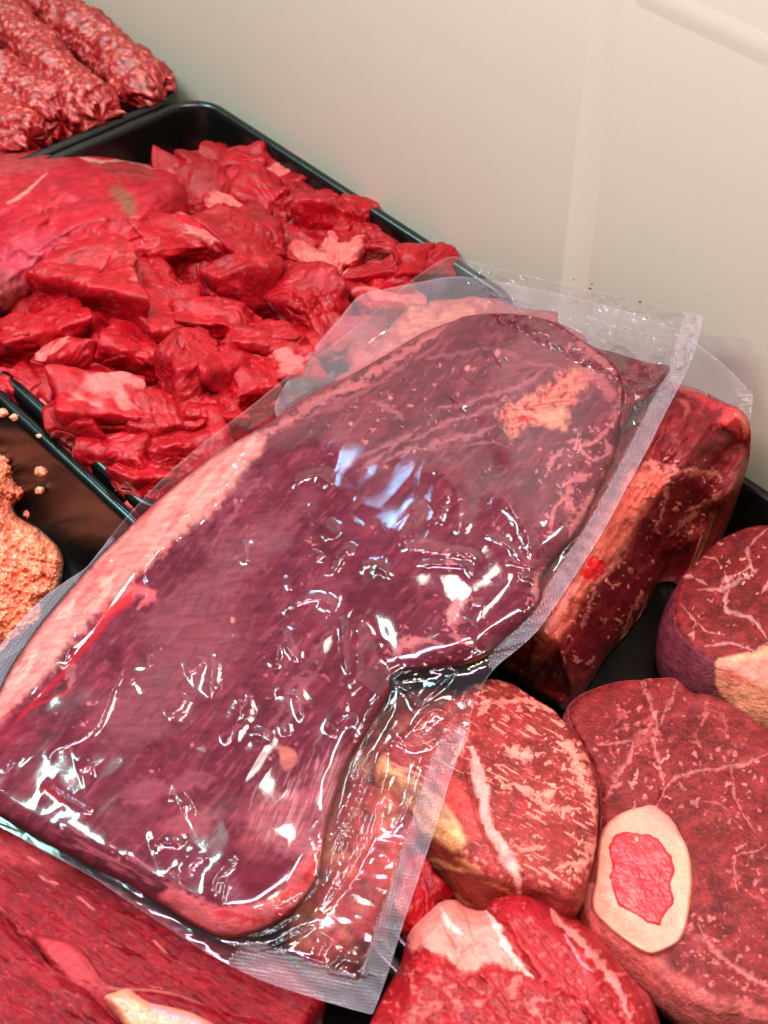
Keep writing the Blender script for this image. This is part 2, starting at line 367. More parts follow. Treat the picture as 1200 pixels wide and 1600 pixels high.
def tray(name, u0, u1, v0, v1, zr, depth, rc, label, cat='tray', group='black plastic meat trays'):
    prof = [(-.15, -1.2), (-.10, -.25), (0, -.08), (.12, 0), (.32, .02), (.50, -.04), (.60, -.18), (.66, -.45)]   # inset from the outside, height
    for k in range(1, 9): prof.append((.66+k*.10, -.45-(depth-1.4)*k/8))
    prof += [(1.65, -depth+.45), (2.0, -depth+.12), (2.6, -depth), (4.5, -depth-.02)]
    rings = []
    for ins, dz in prof:
        pts = []; r = max(rc-ins, .8); a, b, c, d = u0+ins, u1-ins, v0+ins, v1-ins
        for (cu, cv, s) in ((b-r, d-r, 0), (a+r, d-r, 90), (a+r, c+r, 180), (b-r, c+r, 270)):
            for t in np.linspace(0, 90, 10): an = math.radians(s+t); pts.append(UVW(cu+r*math.cos(an), cv+r*math.sin(an), zr+dz))
        rings.append(np.array(pts))
    n = len(rings[0]); V = np.vstack(rings); i = np.arange(n); j = (i+1) % n
    Q = np.vstack([np.stack([k*n+i, k*n+j, (k+1)*n+j, (k+1)*n+i], -1) for k in range(len(rings)-1)])
    # outside shell, a wall thickness away
    ob = []
    for ins, dz in [(-.15, -1.2), (.25, -1.25), (1.2, -depth-.1), (2.6, -depth-.35)]:
        pts = []; r = max(rc-ins, .8); a, b, c, d = u0+ins, u1-ins, v0+ins, v1-ins
        for (cu, cv, s) in ((b-r, d-r, 0), (a+r, d-r, 90), (a+r, c+r, 180), (b-r, c+r, 270)):
            for t in np.linspace(0, 90, 10): an = math.radians(s+t); pts.append(UVW(cu+r*math.cos(an), cv+r*math.sin(an), zr+dz))
        ob.append(np.array(pts))
    m = len(V); V = np.vstack([V]+ob); Q2 = np.vstack([np.stack([m+k*n+j, m+k*n+i, m+(k+1)*n+i, m+(k+1)*n+j], -1) for k in range(3)])
    l = (len(rings)-1)*n; l2 = m+3*n
    o = build(name, V, [Q, Q2, list(range(l, l+n)), list(range(l2+n-1, l2-1, -1))], M_TRAY)
    return setp(o, label, cat, group)
tray('meat_tray', 42.6, 73.2, 24.0, 48.9, 0, 5.6, 2.6, 'black plastic tray holding the pile of cubed beef and the large roast')
tray('meat_tray', 73.6, 112, 24.0, 48.9, 0, 5.6, 3.2, 'black plastic tray under the mince rolls at the top left corner')
tray('meat_tray', 40.6, 71.0, -3.0, 23.5, 0, 5.6, 3.2, 'black plastic tray with orange mince and crumbs stuck to its wall')
tray('meat_tray', 6.0, 41.9, 18.6, 48.7, -1.7, 4.0, 3.0, 'black plastic tray beneath the bone-in shank slices at the right')
tray('meat_tray', 4.0, 39.9, -9.0, 18.0, -1.2, 4.2, 3.0, 'black plastic tray under the large dark red steaks in front')

# ================================================================== mince rolls
def mince_col(P3, P2, seed, fatc, redc, dark, amt=.5):
    d, cid = worley(P3*2.6, seed); n = fbm(P3*.9, 3, seed+2)
    k = sm(.5, .78, cid+.35*n)*amt*(1-sm(.25, .6, d)*.5)
    c = redc[None]*(1-k[:, None])+fatc[None]*k[:, None]
    k2 = sm(.15, .5, fbm(P3*1.4, 3, seed+5))*.5
    return c*(1-k2[:, None])+dark[None]*k2[:, None], d
def roll(end, back, rad, z, label, seed, tail=0):
    e = W(end[0], end[1], z); b = W(back[0], back[1], z); ax = b-e; L = np.linalg.norm(ax); ax /= L
    sd_ = np.cross(ax, [0, 0, 1]); sd_ /= np.linalg.norm(sd_); up = np.array([0, 0, 1.0])
    ns, nt_ = int(L/.14), 96; V = []
    ts = np.concatenate([[0, .03, .1, .22, .4], np.linspace(.55, L, ns)])
    for t in ts:
        r = rad*(1-(max(0, 1.4-t)/1.4)**2.6*.5)*(1+.06*math.sin(t*.9+seed)); an = np.linspace(0, 2*math.pi, nt_, endpoint=False)
        V.append(e+ax*t+r*(np.cos(an)[:, None]*sd_+np.sin(an)[:, None]*up))
    V = np.vstack([[e]]+V+[[b]]); ctr = e+ax*np.clip((V-e)@ax, .3, None)[:, None]; nrm = V-ctr; nrm /= np.linalg.norm(nrm, axis=1)[:, None]+1e-6
    d, cid = worley(V*np.array([2.2, 2.2, 2.2]), seed)
    endk = 1+.5*sm(2.6, 0, (V-e)@ax); V = V+ax*((.9*fbm(V*.9, 2, seed+50)+.5*fbm(V*2.4, 2, seed+51))*sm(1.4, 0, (V-e)@ax))[:, None]
    V = V+nrm*((.06*(1-d)-.04)*1.0+.30*fbm(V*.6, 2, seed)*endk+.16*fbm(V*1.7, 3, seed+3, .6)*endk**1.5)[:, None]
    V[:, 2] += .2*fbm(V*.2, 2, seed)
    c, _ = mince_col(V*1.8, None, seed, lin(226, 134, 118), lin(146, 18, 26), lin(70, 6, 14), .75)
    g = fbm(V*np.array([3.4, 3.4, 3.4]), 3, seed+20, .7); kf = sm(.12, .42, g)*.85; kd = sm(.1, .45, fbm(V*2.2, 3, seed+30, .6))
    c = lin(158, 24, 30)*(1-kd[:, None]*.6)+lin(84, 8, 14)*kd[:, None]*.6; c = c*(1-kf[:, None])+lin(226, 120, 104)*kf[:, None]
    n = nt_; i = np.arange(n); j = (i+1) % n; k = len(ts)
    Q = np.vstack([np.stack([1+q*n+i, 1+q*n+j, 1+(q+1)*n+j, 1+(q+1)*n+i], -1) for q in range(k-1)])
    t1 = np.stack([np.zeros(n, int), 1+j, 1+i], -1); l = 1+(k-1)*n; t2 = np.stack([np.full(n, len(V)-1), l+i, l+j], -1)
    return setp(build('mince_roll', V, [t1, Q, t2], M_MINCE, None, c), label, 'minced meat', 'coarse mince rolls in the far tray')
roll((248, 152), (-30, -85), 1.75, .2, 'coarse mince roll lying along the white wall, farthest back', 11)
roll((158, 188), (-60, -40), 1.75, .1, 'thick coarse mince roll second from the white wall', 12)
roll((98, 192), (-90, 62), 1.65, -.2, 'coarse mince roll third from the wall with a torn ragged end', 13)
roll((52, 222), (-90, 128), 1.6, -.5, 'coarse mince roll nearest the big roast, cut by the photo edge', 14)
roll((140, 214), (60, 168), 1.25, -1.6, 'short lump of mince squeezed in front of the torn roll ends', 15)

# ================================================================== big roast at left
OUT = [(-60, 236), (0, 236), (50, 231), (105, 232), (160, 242), (215, 254), (262, 262), (290, 285), (300, 330), (285, 380), (240, 420), (180, 430), (130, 430), (90, 440), (60, 460), (25, 492), (-20, 505), (-60, 505)]
def zr(P, sd, t):
    return -2.2+3.9*np.sqrt(1-(1-np.clip(sd/85, 0, 1))**2)+.35*fbm(P*.02, 3, 2)+.30*fbm(fib(P, 28, 160, 48), 2, 3)+.08*(np.abs(fbm(fib(P, 32, 60, 24), 2, 9))*-1)*2+.03*fbm(fib(P, 30, 24, 10), 2, 5)
R = relief(OUT, 1.7, zr)
p = Paint(R['P'], lin(162, 20, 36), 6, .02, 1)
p.field(.55*sm(-.1, .6, fbm(fib(p.P, 35, 60, 18), 3, 4)), lin(166, 26, 42))
p.field(.5*sm(.1, .7, fbm(fib(p.P, 20, 40, 14), 4, 6)), lin(196, 66, 78))
p.poly([(-60, 236), (40, 236), (110, 240), (90, 262), (30, 270), (-60, 275)], lin(150, 62, 62), 10, .6)
p.poly([(0, 395), (60, 365), (90, 375), (50, 440), (0, 480), (-60, 490), (-60, 420)], lin(170, 56, 78), 14, .6)
p.poly([(-60, 440), (20, 430), (40, 455), (0, 500), (-60, 505)], lin(112, 52, 46), 12, .7)
p.poly([(172, 292), (200, 296), (215, 325), (205, 340), (185, 318)], lin(122, 84, 62), 8, .75)
p.poly([(140, 246), (230, 262), (225, 280), (160, 264)], lin(140, 70, 60), 9, .6)
for q in ([(0, 300), (90, 285), (170, 262), (240, 275)], [(20, 350), (110, 320), (190, 305)], [(60, 395), (140, 350), (215, 345)]): p.stroke(q, 3.5, lin(140, 20, 34), .8, .7, -.10)
for q in ([(10, 320), (40, 300), (70, 270)], [(120, 243), (150, 250), (190, 248), (235, 262)], [(205, 345), (218, 360), (222, 380)]): p.stroke(q, 2.2, lin(226, 150, 140), .7, .6, .03)
R['z'] += p.h; V = W(R['P'][:, 0], R['P'][:, 1], R['z'])
setp(sheet('beef_roast', R, V, M_WET, None, p.col, -5.2), 'large uncut red beef roast with a greenish brown patch beside the cubes', 'beef')

# ================================================================== cubed beef
def ico(sub=5):
    import bmesh
    bm = bmesh.new(); bmesh.ops.create_icosphere(bm, subdivisions=sub, radius=1); bm.verts.ensure_lookup_table()
    D = np.array([v.co[:] for v in bm.verts]); F = np.array([[v.index for v in f.verts] for f in bm.faces]); bm.free()
    return D/np.linalg.norm(D, axis=1)[:, None], F
ICO = ico(6); ICO5 = ico(5)
def rotm(rng, tilt=.5):
    a, b, c = rng.uniform(-tilt, tilt), rng.uniform(-tilt, tilt), rng.uniform(0, 2*math.pi)
    Rx = np.array([[1, 0, 0], [0, math.cos(a), -math.sin(a)], [0, math.sin(a), math.cos(a)]]); Ry = np.array([[math.cos(b), 0, math.sin(b)], [0, 1, 0], [-math.sin(b), 0, math.cos(b)]])
    Rz = np.array([[math.cos(c), -math.sin(c), 0], [math.sin(c), math.cos(c), 0], [0, 0, 1]]); return Rz@Ry@Rx
def chunk(px, py, z, rx, ry, ang, seed, tone=0, fat=None, label='', name='beef_cube', hz=None, group='cubes of stewing beef heaped in the tray', soft=16, rough=1.0, base=None, dark=None, cat='beef cube', zmin=-5.3):
    """rx, ry: half sizes in photo px across the long/short side; ang: image angle of the long side"""
    rng = np.random.RandomState(seed); D, F = ICO if max(rx, ry) > 34 else ICO5
    c = W(np.array(px), np.array(py), z); sc_ = np.linalg.norm(c-CP)/FPX; a_, b_ = rx*sc_, ry*sc_*1.12
    b_ = max(b_, a_*.62); hz = hz or (a_+b_)*.46
    N = [np.array(v, float) for v in ((1, 0, 0), (-1, 0, 0), (0, 1, 0), (0, -1, 0), (0, 0, 1), (0, 0, -1))]
    N = [n+rng.normal(0, .20, 3) for n in N]; N += [rng.normal(size=3) for _ in range(3)]; N = np.array([n/np.linalg.norm(n) for n in N])
    H = np.concatenate([rng.uniform(.66, .84, 6), rng.uniform(.80, .98, 3)])
    q = np.clip(D@N.T/H, 0, None); r = 1/((q**soft).sum(1)**(1/soft))
    P = D*r[:, None]; fdir = rng.normal(size=3); fdir[2] *= .3; fdir /= np.linalg.norm(fdir)
    ax = P@fdir; fp = (P-ax[:, None]*fdir)*4.2+ax[:, None]*fdir*.9
    P = P+D*(.20*fbm(P*1.0, 1, seed*.37)+.06*rough*fbm(P*2.4, 1, seed*.41)+.035*rough*-np.abs(fbm(fp, 2, seed*.77))*1.8+.010*rough*fbm(P*8, 2, seed*.3)-.12*sm(.10, .0, np.abs(fbm(P*.75, 1, seed*.59)))*sm(-.1, .5, fbm(P*1.1, 1, seed*.2)))[:, None]
    P = P*np.array([a_, b_, hz])
    Rm = rotm(rng, .38); ca, sa = math.cos(math.radians(ang)), math.sin(math.radians(ang))
    az = math.radians(ang); Rz = np.array([[math.cos(az), -math.sin(az), 0], [math.sin(az), math.cos(az), 0], [0, 0, 1]])
    tl = rng.uniform(-.22, .22, 2); Rt = np.array([[1, 0, math.sin(tl[0])], [0, 1, math.sin(tl[1])], [-math.sin(tl[0]), -math.sin(tl[1]), 1]])
    V = P@Rz.T@Rt.T+c; V[:, 2] = np.maximum(V[:, 2], zmin)
    base = lin(166, 9, 24) if base is None else base; dark = lin(104, 4, 14) if dark is None else dark
    t = .5+.5*fbm(fp*.7, 3, seed*.9); col = base*(1-.45*t[:, None])+dark*.45*t[:, None]
    bk = rng.rand(); col = col*(1-.25*bk)+lin(120, 30, 30)*.25*bk; col *= (1+.25*tone)
    l = sm(.25, .55, fbm(P*.9, 3, seed*1.3)); col = col*(1-.22*l[:, None])+lin(196, 44, 56)*.22*l[:, None]
    if fat is None and name == 'beef_cube' and label and rng.rand() < .45: fat = (rng.uniform(.25, .7), rng.randint(0, 6))
    if fat is not None:      # (amount, direction index) a sinew / fat face
        amt, k = fat; m = sm(.90-amt*.42, 1.0-amt*.36, (D@N[k])+.20*fbm(P*.9, 2, seed*.6)+.10*fbm(fp*.8, 3, seed*.65)); 
        t2 = sm(-.3, .5, fbm(P*2.2, 3, seed*.5)); fc = lin(226, 124, 116)*(1-.6*t2[:, None])+lin(206, 70, 76)*.6*t2[:, None]; m = m*(.55+.35*t2); col = col*(1-m[:, None])+fc*m[:, None]
    vein = sm(.035, .0, np.abs(fbm(P*.8, 2, seed*2.1)))*.45*rng.uniform(.1, 1); col = col*(1-vein[:, None])+lin(226, 120, 118)*vein[:, None]
    o = build(name, V, [F], M_WET, None, col); return setp(o, label, cat, group)
CUBES = [ # px py z rx ry ang tone fat label
 (392, 268, -1.6, 44, 26, 5, .2, None, 'red beef cube highest on the heap, nearest the empty tray corner'),
 (300, 266, -3.6, 26, 14, -10, .0, (.55, 2), 'small beef cube with pink fat tip low by the empty tray corner'),
 (275, 300, -2.6, 34, 26, -20, .1, (.5, 4), 'glossy pale topped cube touching the end of the roast'),
 (320, 302, -2.8, 38, 24, 10, .0, None, 'dark red cube just under the topmost cube'),
 (452, 290, -2.0, 38, 22, 25, .3, None, 'bright thin beef cube pointing at the tray rim beside the topmost one'),
 (425, 326, -1.5, 52, 40, -35, .1, None, 'large rough beef cube standing below the topmost one'),
 (530, 356, -1.6, 54, 36, -12, .25, None, 'smooth flat topped cube alone against the wall side rim'),
 (352, 342, -1.6, 46, 24, -5, -.3, (.35, 4), 'beef cube with grey silverskin behind the pale fat piece'),
 (335, 385, -.4, 44, 26, -15, .2, (1.1, 4), 'beef cube nearly covered in pale pink fat in the middle of the heap'),
 (262, 392, -.2, 62, 27, 18, .1, (.35, 2), 'long shiny beef cube with a pale fat edge left of the fat covered cube'),
 (228, 352, -1.4, 44, 24, -8, .05, None, 'beef cube wedged against the right end of the roast'),
 (160, 395, -.4, 52, 28, 14, .2, None, 'beef cube leaning on the roast with a bright ragged top'),
 (400, 405, -.9, 44, 52, 30, -.3, None, 'dark crimson upright cube below the fat covered one'),
 (372, 462, -.2, 58, 32, 14, -.2, None, 'smooth dark crimson cube in the centre of the heap'),
 (458, 372, -2.2, 34, 30, 0, -.6, None, 'deep purple red cube sunk in a hollow of the heap'),
 (500, 425, -1.5, 30, 34, 60, .0, (.9, 4), 'beef cube with white sinew sheet at the right of the heap'),
 (538, 405, -1.3, 36, 30, -20, .1, (.7, 4), 'pink fatty cube between the sinew cube and the rim'),
 (592, 396, -1.3, 42, 22, -22, .1, (.45, 3), 'shiny cube with a pale stripe along the rim of the tray'),
 (650, 424, -.7, 52, 24, 24, .1, None, 'beef cube sticking out over the tray rim beside the clear pack'),
 (605, 458, -.9, 38, 18, -3, .6, None, 'bright red flat cube below the one on the rim'),
 (562, 446, -1.5, 34, 22, 0, -.1, None, 'dull red cube partly under the bright flat one'),
 (130, 458, .1, 84, 46, -18, .1, None, 'largest beef cube of the heap, broad and flat topped'),
 (232, 452, -.8, 46, 40, 30, .05, None, 'rough cube right of the largest one'),
 (480, 490, -.6, 66, 34, -28, -.05, None, 'long fibrous cube sloping down towards the clear pack'),
 (268, 505, -.1, 52, 40, 20, .1, None, 'coarse grained cube in the middle with a torn top'),
 (340, 520, -.2, 62, 34, -18, .15, None, 'ragged cube just below the crimson centre cube'),
 (418, 545, .0, 62, 26, -8, .05, None, 'long flat cube with marbled top next to the pack edge'),
 (70, 530, -.2, 50, 40, 12, .15, (.3, 2), 'cube below the largest one with a dark cut side'),
 (10, 545, -.4, 42, 40, 20, .1, None, 'cube at the left photo edge above the tray rim'),
 (95, 575, .0, 46, 32, -25, .2, (.35, 4), 'shiny cube with a pale streak left of the centre'),
 (205, 560, -.3, 44, 38, 0, .0, None, 'dark sided cube behind the tall bright block'),
 (175, 600, -1.4, 56, 34, 0, -.3, None, 'shaded cube deep between two large blocks'),
 (300, 590, .6, 60, 48, 30, .05, (.15, 2), 'tall block shaped cube with vertical cut side'),
 (375, 585, -.2, 40, 50, -30, .1, None, 'cube right of the tall block with grain running down'),
 (390, 625, -.2, 60, 36, 20, .05, None, 'cube half hidden under the left edge of the clear pack'),
 (445, 590, -.4, 50, 34, 20, .2, (.3, 4), 'pinkish cube seen through the clear pack margin'),
 (20, 612, -.9, 44, 26, -30, .25, None, 'flat bright cube at the left photo edge beside the rim'),
 (62, 634, -1.3, 26, 16, -40, .1, (1.1, 4), 'small pink fat nub beside the tray rim'),
 (160, 652, .1, 70, 44, 6, .1, (.2, 4), 'large glossy cube with curled ends near the front rim'),
 (112, 668, -.3, 38, 40, 30, .15, None, 'pointed end cube left of the large glossy one'),
 (262, 668, .2, 50, 34, -8, .0, None, 'cube with a deep red cut face under the tall block'),
 (330, 662, -.2, 50, 34, 20, .1, None, 'cube beside the pack edge with small fat bead'),
 (190, 722, -.7, 62, 32, -12, .0, None, 'marbled flat cube near the front corner of the heap'),
 (270, 712, -.4, 56, 32, 22, .1, None, 'flat dull red cube running under the clear pack'),
 (222, 762, -.5, 46, 30, -28, .35, None, 'smooth pinkish cube lowest in the front corner'),
 (320, 730, -1.0, 50, 40, 0, .0, None, 'cube seen through the pack just above the front rim'),
 (540, 540, -1.4, 70, 40, 10, .1, None, 'cube lying beneath the pack margin in the middle'),
 (620, 500, -2.0, 60, 34, 10, .0, None, 'cube buried under the upper pack corner'),
]
for i, (px, py, z, rx, ry, ang, tone, fat, lab) in enumerate(CUBES):
    chunk(px, py, z, rx*1.22, ry*1.34, ang, 100+i*3, tone, fat, lab)
rg = np.random.RandomState(5)
for k, (px, py) in enumerate([(120, 640), (180, 700), (236, 755), (285, 790), (350, 740), (60, 590), (440, 300), (500, 350), (560, 400), (370, 300), (480, 400), (110, 560), (30, 580), (200, 480), (200, 680), (260, 740), (300, 690), (60, 560), (190, 400), (300, 330), (240, 420), (420, 440), (150, 530), (330, 440), (60, 600), (250, 620), (440, 350), (560, 480), (150, 700), (500, 560), (350, 300), (120, 610), (400, 500), (310, 320)]):
    setp(chunk(px, py, -2.5, 68, 55, rg.uniform(-40, 40), 400+k, -.3, None, '', hz=2.2), 'dark red beef cube at the bottom of the heap showing only in the gaps', None, 'cubes of stewing beef at the bottom of the heap')

# ================================================================== orange mince and crumbs
OUT = [(-60, 690), (-10, 694), (18, 696), (36, 702), (42, 716), (36, 734), (24, 745), (38, 758), (42, 775), (22, 790), (28, 806), (55, 822), (78, 840), (98, 868), (97, 905), (88, 925), (70, 945), (62, 975), (30, 1000), (0, 1030), (-60, 1050)]
def zm(P, sd, t):
    d, _ = worley(P*.17, 3); d2, _ = worley(P*.34, 4)
    return -5.3+2.0*np.sqrt(1-(1-np.clip(sd/75, 0, 1))**2)+1.0*sm(30, -40, P[:, 0])+.35*fbm(P*.03, 3, 1)+np.minimum(1, sd/6)*(.30*(1-d)+.22*(1-d2))+.30*fbm(P*.05, 2, 16)+.2*fbm(P*.12, 3, 6)
R = relief(OUT, 1.5, zm); V = W(R['P'][:, 0], R['P'][:, 1], R['z'])
c, _ = mince_col(V*1.6, None, 31, lin(250, 184, 146), lin(232, 122, 90), lin(206, 84, 60), .8)
setp(sheet('mince_heap', R, V, M_MINCE, None, c, -5.5), 'heap of fine orange pink mince at the left edge of the photo', 'minced meat')
for k, (px, py, z, s) in enumerate([(4, 645, -2.6, 8), (22, 652, -2.6, 6), (61, 681, -2.7, 4), (64, 737, -3.4, 9), (62, 766, -4.2, 7), (44, 804, -5.0, 7), (62, 801, -5.0, 4), (45, 781, -4.8, 3), (34, 826, -5.3, 5)]):
    D, F = ico(3); z = float(max(-5.35, wall_z(np.array([px, py], float), 22.15))) if k < 6 else z; c0 = W(np.array(px), np.array(py), z); s_ = s*np.linalg.norm(c0-CP)/FPX
    V = c0+D*s_*np.array([1, .9, .75])*(1+.5*fbm(D*1.6, 3, k)[:, None])
    c, _ = mince_col(V, None, k, lin(240, 186, 150), lin(226, 140, 105), lin(190, 100, 70), .8)
    setp(build('mince_crumb', V, [F], M_MINCE, None, c), ['pale crumb of mince sticking to the black tray wall at the photo edge', 'pale crumb of mince close beside the tray rim', 'tiniest crumb of mince high on the black wall', 'largest separate mince crumb, halfway down the black wall', 'mince crumb just below the largest one', 'mince crumb on the floor at the tip of the heap', 'speck of mince right of the floor crumb', 'speck of mince touching the upper heap', 'flat crumb of mince lying beside the heap edge'][k], 'mince crumb', 'crumbs of mince on the black tray')
# ================================================================== steaks in the front tray
def steakz(base, hi, wdt, seed, ang=-32):
    def f(P, sd, t):
        return base(P)-hi*(1-np.sqrt(1-(1-np.clip(sd/wdt, 0, 1))**2))+.16*fbm(P*.012, 2, seed)+.10*fbm(fib(P, ang, 90, 22), 3, seed+1)+.06*fbm(fib(P, ang, 26, 9), 3, seed+2)+.02*fbm(fib(P, ang, 7, 3), 3, seed+3)
    return f
def steak_paint(P, seed, ang=-32):
    p = Paint(P, lin(118, 8, 22), 5, .02, seed)
    p.field(.6*sm(-.3, .5, fbm(fib(P, ang, 120, 40), 3, seed+1)), lin(142, 18, 32)); p.field(.5*sm(0, .6, fbm(fib(P, ang, 60, 22), 4, seed+5)), lin(96, 6, 20))
    g = fbm(fib(P, ang+8, 15, 4.5), 3, seed+7); p.field(.55*sm(.42, .62, g), lin(180, 70, 72), .008)
    g = fbm(fib(P, ang, 30, 3), 2, seed+9); p.field(.3*sm(.3, .5, g), lin(160, 44, 52))
    return p
def mk_steak(out, base, hi, wdt, seed, ang, zb, extra=None, step=1.7):
    R = relief(out, step, steakz(base, hi, wdt, seed, ang)); p = steak_paint(R['P'], seed, ang)
    if extra: extra(p)
    R['z'] += p.h; return R, p, W(R['P'][:, 0], R['P'][:, 1], R['z'])
# back steak
def ex(p):
    p.stroke([(-10, 1424), (29, 1465), (60, 1490), (99, 1523)], 5, lin(90, 8, 18), .9, .5, -.2)
    p.poly([(-60, 1300), (40, 1320), (110, 1350), (70, 1365), (0, 1345), (-60, 1330)], lin(196, 74, 84), 14, .5)
    for q in ([(56, 1370), (75, 1380), (90, 1384)], [(40, 1340), (62, 1352)], [(240, 1470), (262, 1490)], [(120, 1400), (150, 1425)]): p.stroke(q, 2, lin(220, 120, 116), .6, .7)
R, p, V = mk_steak([(-60, 1190), (0, 1215), (60, 1240), (150, 1290), (250, 1350), (330, 1410), (400, 1460), (460, 1510), (508, 1560), (490, 1600), (450, 1650), (200, 1680), (-60, 1680)], lambda P: -.5+.0006*(P[:, 0])-.0004*(P[:, 1]-1400), 1.3, 26, 21, -33, -4.9, ex)
setp(sheet('beef_steak', R, V, M_STEAK, None, p.col, -5.2), 'large dark red steak lying under the lower edge of the clear pack', 'steak')
def ex(p):
    p.stroke([(134, 1500), (169, 1541), (257, 1547), (350, 1582)], 3, lin(214, 120, 110), .8, .5)
    p.poly([(52, 1465), (110, 1468), (150, 1510), (165, 1548), (120, 1535), (80, 1500)], lin(190, 66, 72), 10, .6)
R, p, V = mk_steak([(50, 1466), (85, 1462), (125, 1478), (148, 1508), (170, 1538), (215, 1541), (262, 1547), (310, 1563), (352, 1582), (400, 1590), (450, 1606), (470, 1640), (440, 1685), (200, 1690), (150, 1600), (95, 1535)], lambda P: .05+0*P[:, 0], .8, 16, 22, -30, -1.2, ex)
setp(sheet('beef_steak', R, V, M_STEAK, None, p.col, -1.8), 'middle steak with a sharp tip, between the large steak and the corner steak', 'steak')
def ex(p):
    p.stroke([(0, 1424), (29, 1465), (99, 1523), (152, 1552)], 3, lin(196, 74, 82), .8, .5)
R, p, V = mk_steak([(-60, 1375), (-20, 1405), (5, 1430), (29, 1465), (62, 1494), (99, 1523), (135, 1545), (155, 1566), (190, 1600), (240, 1650), (260, 1700), (-60, 1700)], lambda P: .75+0*P[:, 0], 1.1, 16, 23, -38, -1.2, ex)
sk = setp(sheet('beef_steak', R, V, M_STEAK, None, p.col, -1.0), 'steak in the lower left corner with a peach coloured fat strip', 'steak')
R = relief([(163, 1560), (180, 1550), (200, 1544), (214, 1554), (233, 1566), (270, 1574), (303, 1584), (345, 1608), (380, 1640), (380, 1690), (250, 1690), (215, 1630), (190, 1596)], 1.5, lambda P, sd, t: 1.15-.45*(1-np.clip(sd/12, 0, 1))**2+.12*fbm(P*.03, 3, 5)+.04*fbm(P*.12, 3, 8))
p = Paint(R['P'], lin(232, 140, 108), 4, .03, 3); p.field(.5*sm(0, .6, fbm(p.P*.03, 3, 4)), lin(222, 112, 96)); p.poly([(232, 1566), (300, 1588), (330, 1612), (290, 1600), (240, 1584)], lin(196, 130, 140), 6, .7)
p.stroke([(175, 1556), (200, 1570), (230, 1590), (270, 1600)], 2, lin(246, 180, 146), .7, .6)
sheet('fat_strip', R, W(R['P'][:, 0], R['P'][:, 1], R['z']), M_FAT, sk, p.col, .2)
V, F, face = slab([(470, 1180), (540, 1120), (610, 1080), (700, 1060), (740, 1120), (700, 1230), (640, 1330), (600, 1420), (540, 1480), (470, 1480), (430, 1380), (430, 1260)], lambda P: .1+0*np.asarray(P)[..., 0], 5.0, nth=300, nr=60, edge=.8, bulge=.05, crown=.4, rough=(.25, .3), seed=41)
p = Paint(proj(V), lin(158, 56, 54), 6, .03, 3); p.field(.7*sm(-.1, .5, fbm(p.P*.02, 3, 5)), lin(196, 120, 92)); p.field(.6*sm(0, .5, fbm(p.P*.03, 3, 8)), lin(70, 26, 30))
setp(build('beef_cut', V, F, M_DRY, None, p.col), 'brownish beef piece seen through the clear margin of the large pack', 'beef')
# dark pieces that show between packs and slices
chunk(655, 1405, -1.6, 62, 46, 50, 701, -.45, None, 'dark red beef piece in the gap between the pack corner and the slices', 'beef_piece', hz=1.6, group='', cat='beef', zmin=-5.4)

# ================================================================== shank slices
def slice_paint(V, base, seed, ang=20):
    base = base*np.array([.62, .60, .56])
    P = proj(V); p = Paint(P, base, 5, .025, seed)
    p.field(.8*sm(-.3, .6, fbm(P*.012, 3, seed+1)), base*.6); p.field(.5*sm(.0, .5, fbm(P*.03, 4, seed+6)), base*1.35+.01); p.field(.35*sm(-.1, .6, fbm(fib(P, ang, 40, 14), 4, seed+2)), lin(156, 54, 52))
    p.field(.6*sm(.1, .6, fbm(P*.05, 4, seed+3)), base*.5, -.02); p.field(.28*sm(.35, .6, fbm(fib(P, ang, 12, 5), 3, seed+4)), lin(176, 70, 68), .008)
    return p
# --- upper right slice
OUTU = [(1212, 816), (1172, 820), (1142, 831), (1116, 848), (1095, 869), (1073, 890), (1060, 912), (1053, 945), (1056, 970), (1066, 992), (1089, 1015), (1118, 1034), (1160, 1052), (1210, 1078), (1270, 1090), (1330, 1050), (1350, 960), (1330, 870), (1270, 826)]
zU = lambda P: -1.35+0*np.asarray(P)[..., 0]
V, F, face = slab(OUTU, zU, 3.9, edge=.35, bulge=.05, taper=.93, crown=.15, dn=(-.14, .02), rough=(.06, .5), seed=3)
p = slice_paint(V, lin(146, 42, 46), 5)
side = face < .5
p.field(np.where(side, .85, 0.), lin(128, 66, 78)); p.field(np.where(side, .4*sm(0, .5, fbm(fib(p.P, -35, 40, 10), 3, 8)), 0), lin(160, 84, 92))
WH = lin(222, 150, 146)
for q, wd in (([(1200, 822), (1178, 845), (1168, 862), (1172, 880), (1160, 888), (1148, 895), (1132, 905), (1120, 918), (1090, 925)], 2.6), ([(1132, 890), (1138, 915), (1134, 945), (1150, 958), (1172, 966), (1190, 985), (1200, 1000)], 3.2), ([(1172, 880), (1172, 895), (1150, 905), (1120, 920)], 5), ([(1066, 900), (1085, 903), (1104, 915)], 2.2), ([(1095, 870), (1115, 874), (1124, 882)], 1.8), ([(1062, 945), (1080, 965), (1105, 985), (1130, 990)], 1.6), ([(1188, 930), (1200, 905), (1210, 890)], 2.5), ([(1100, 1010), (1140, 1004), (1180, 1015), (1210, 1000)], 2)):
    p.stroke(q, wd*.85, WH, .8, .55, -.03, rag=1)
p.poly([(1119, 1032), (1150, 1024), (1185, 1015), (1230, 1005), (1290, 1010), (1330, 1080), (1300, 1180), (1220, 1160), (1180, 1128), (1140, 1098), (1120, 1066)], None if False else lin(236, 156, 120), 3, 1, tex=None)
p.poly([(1126, 1040), (1160, 1030), (1230, 1018), (1280, 1040), (1240, 1075), (1170, 1070), (1135, 1060)], lin(238, 122, 112), 8, .8)
p.field(np.where(side & (p.P[:, 0] > 1125), .3*sm(0, .5, fbm(p.P*.05, 3, 3)), 0), lin(206, 140, 84))
V[:, 2] += p.h
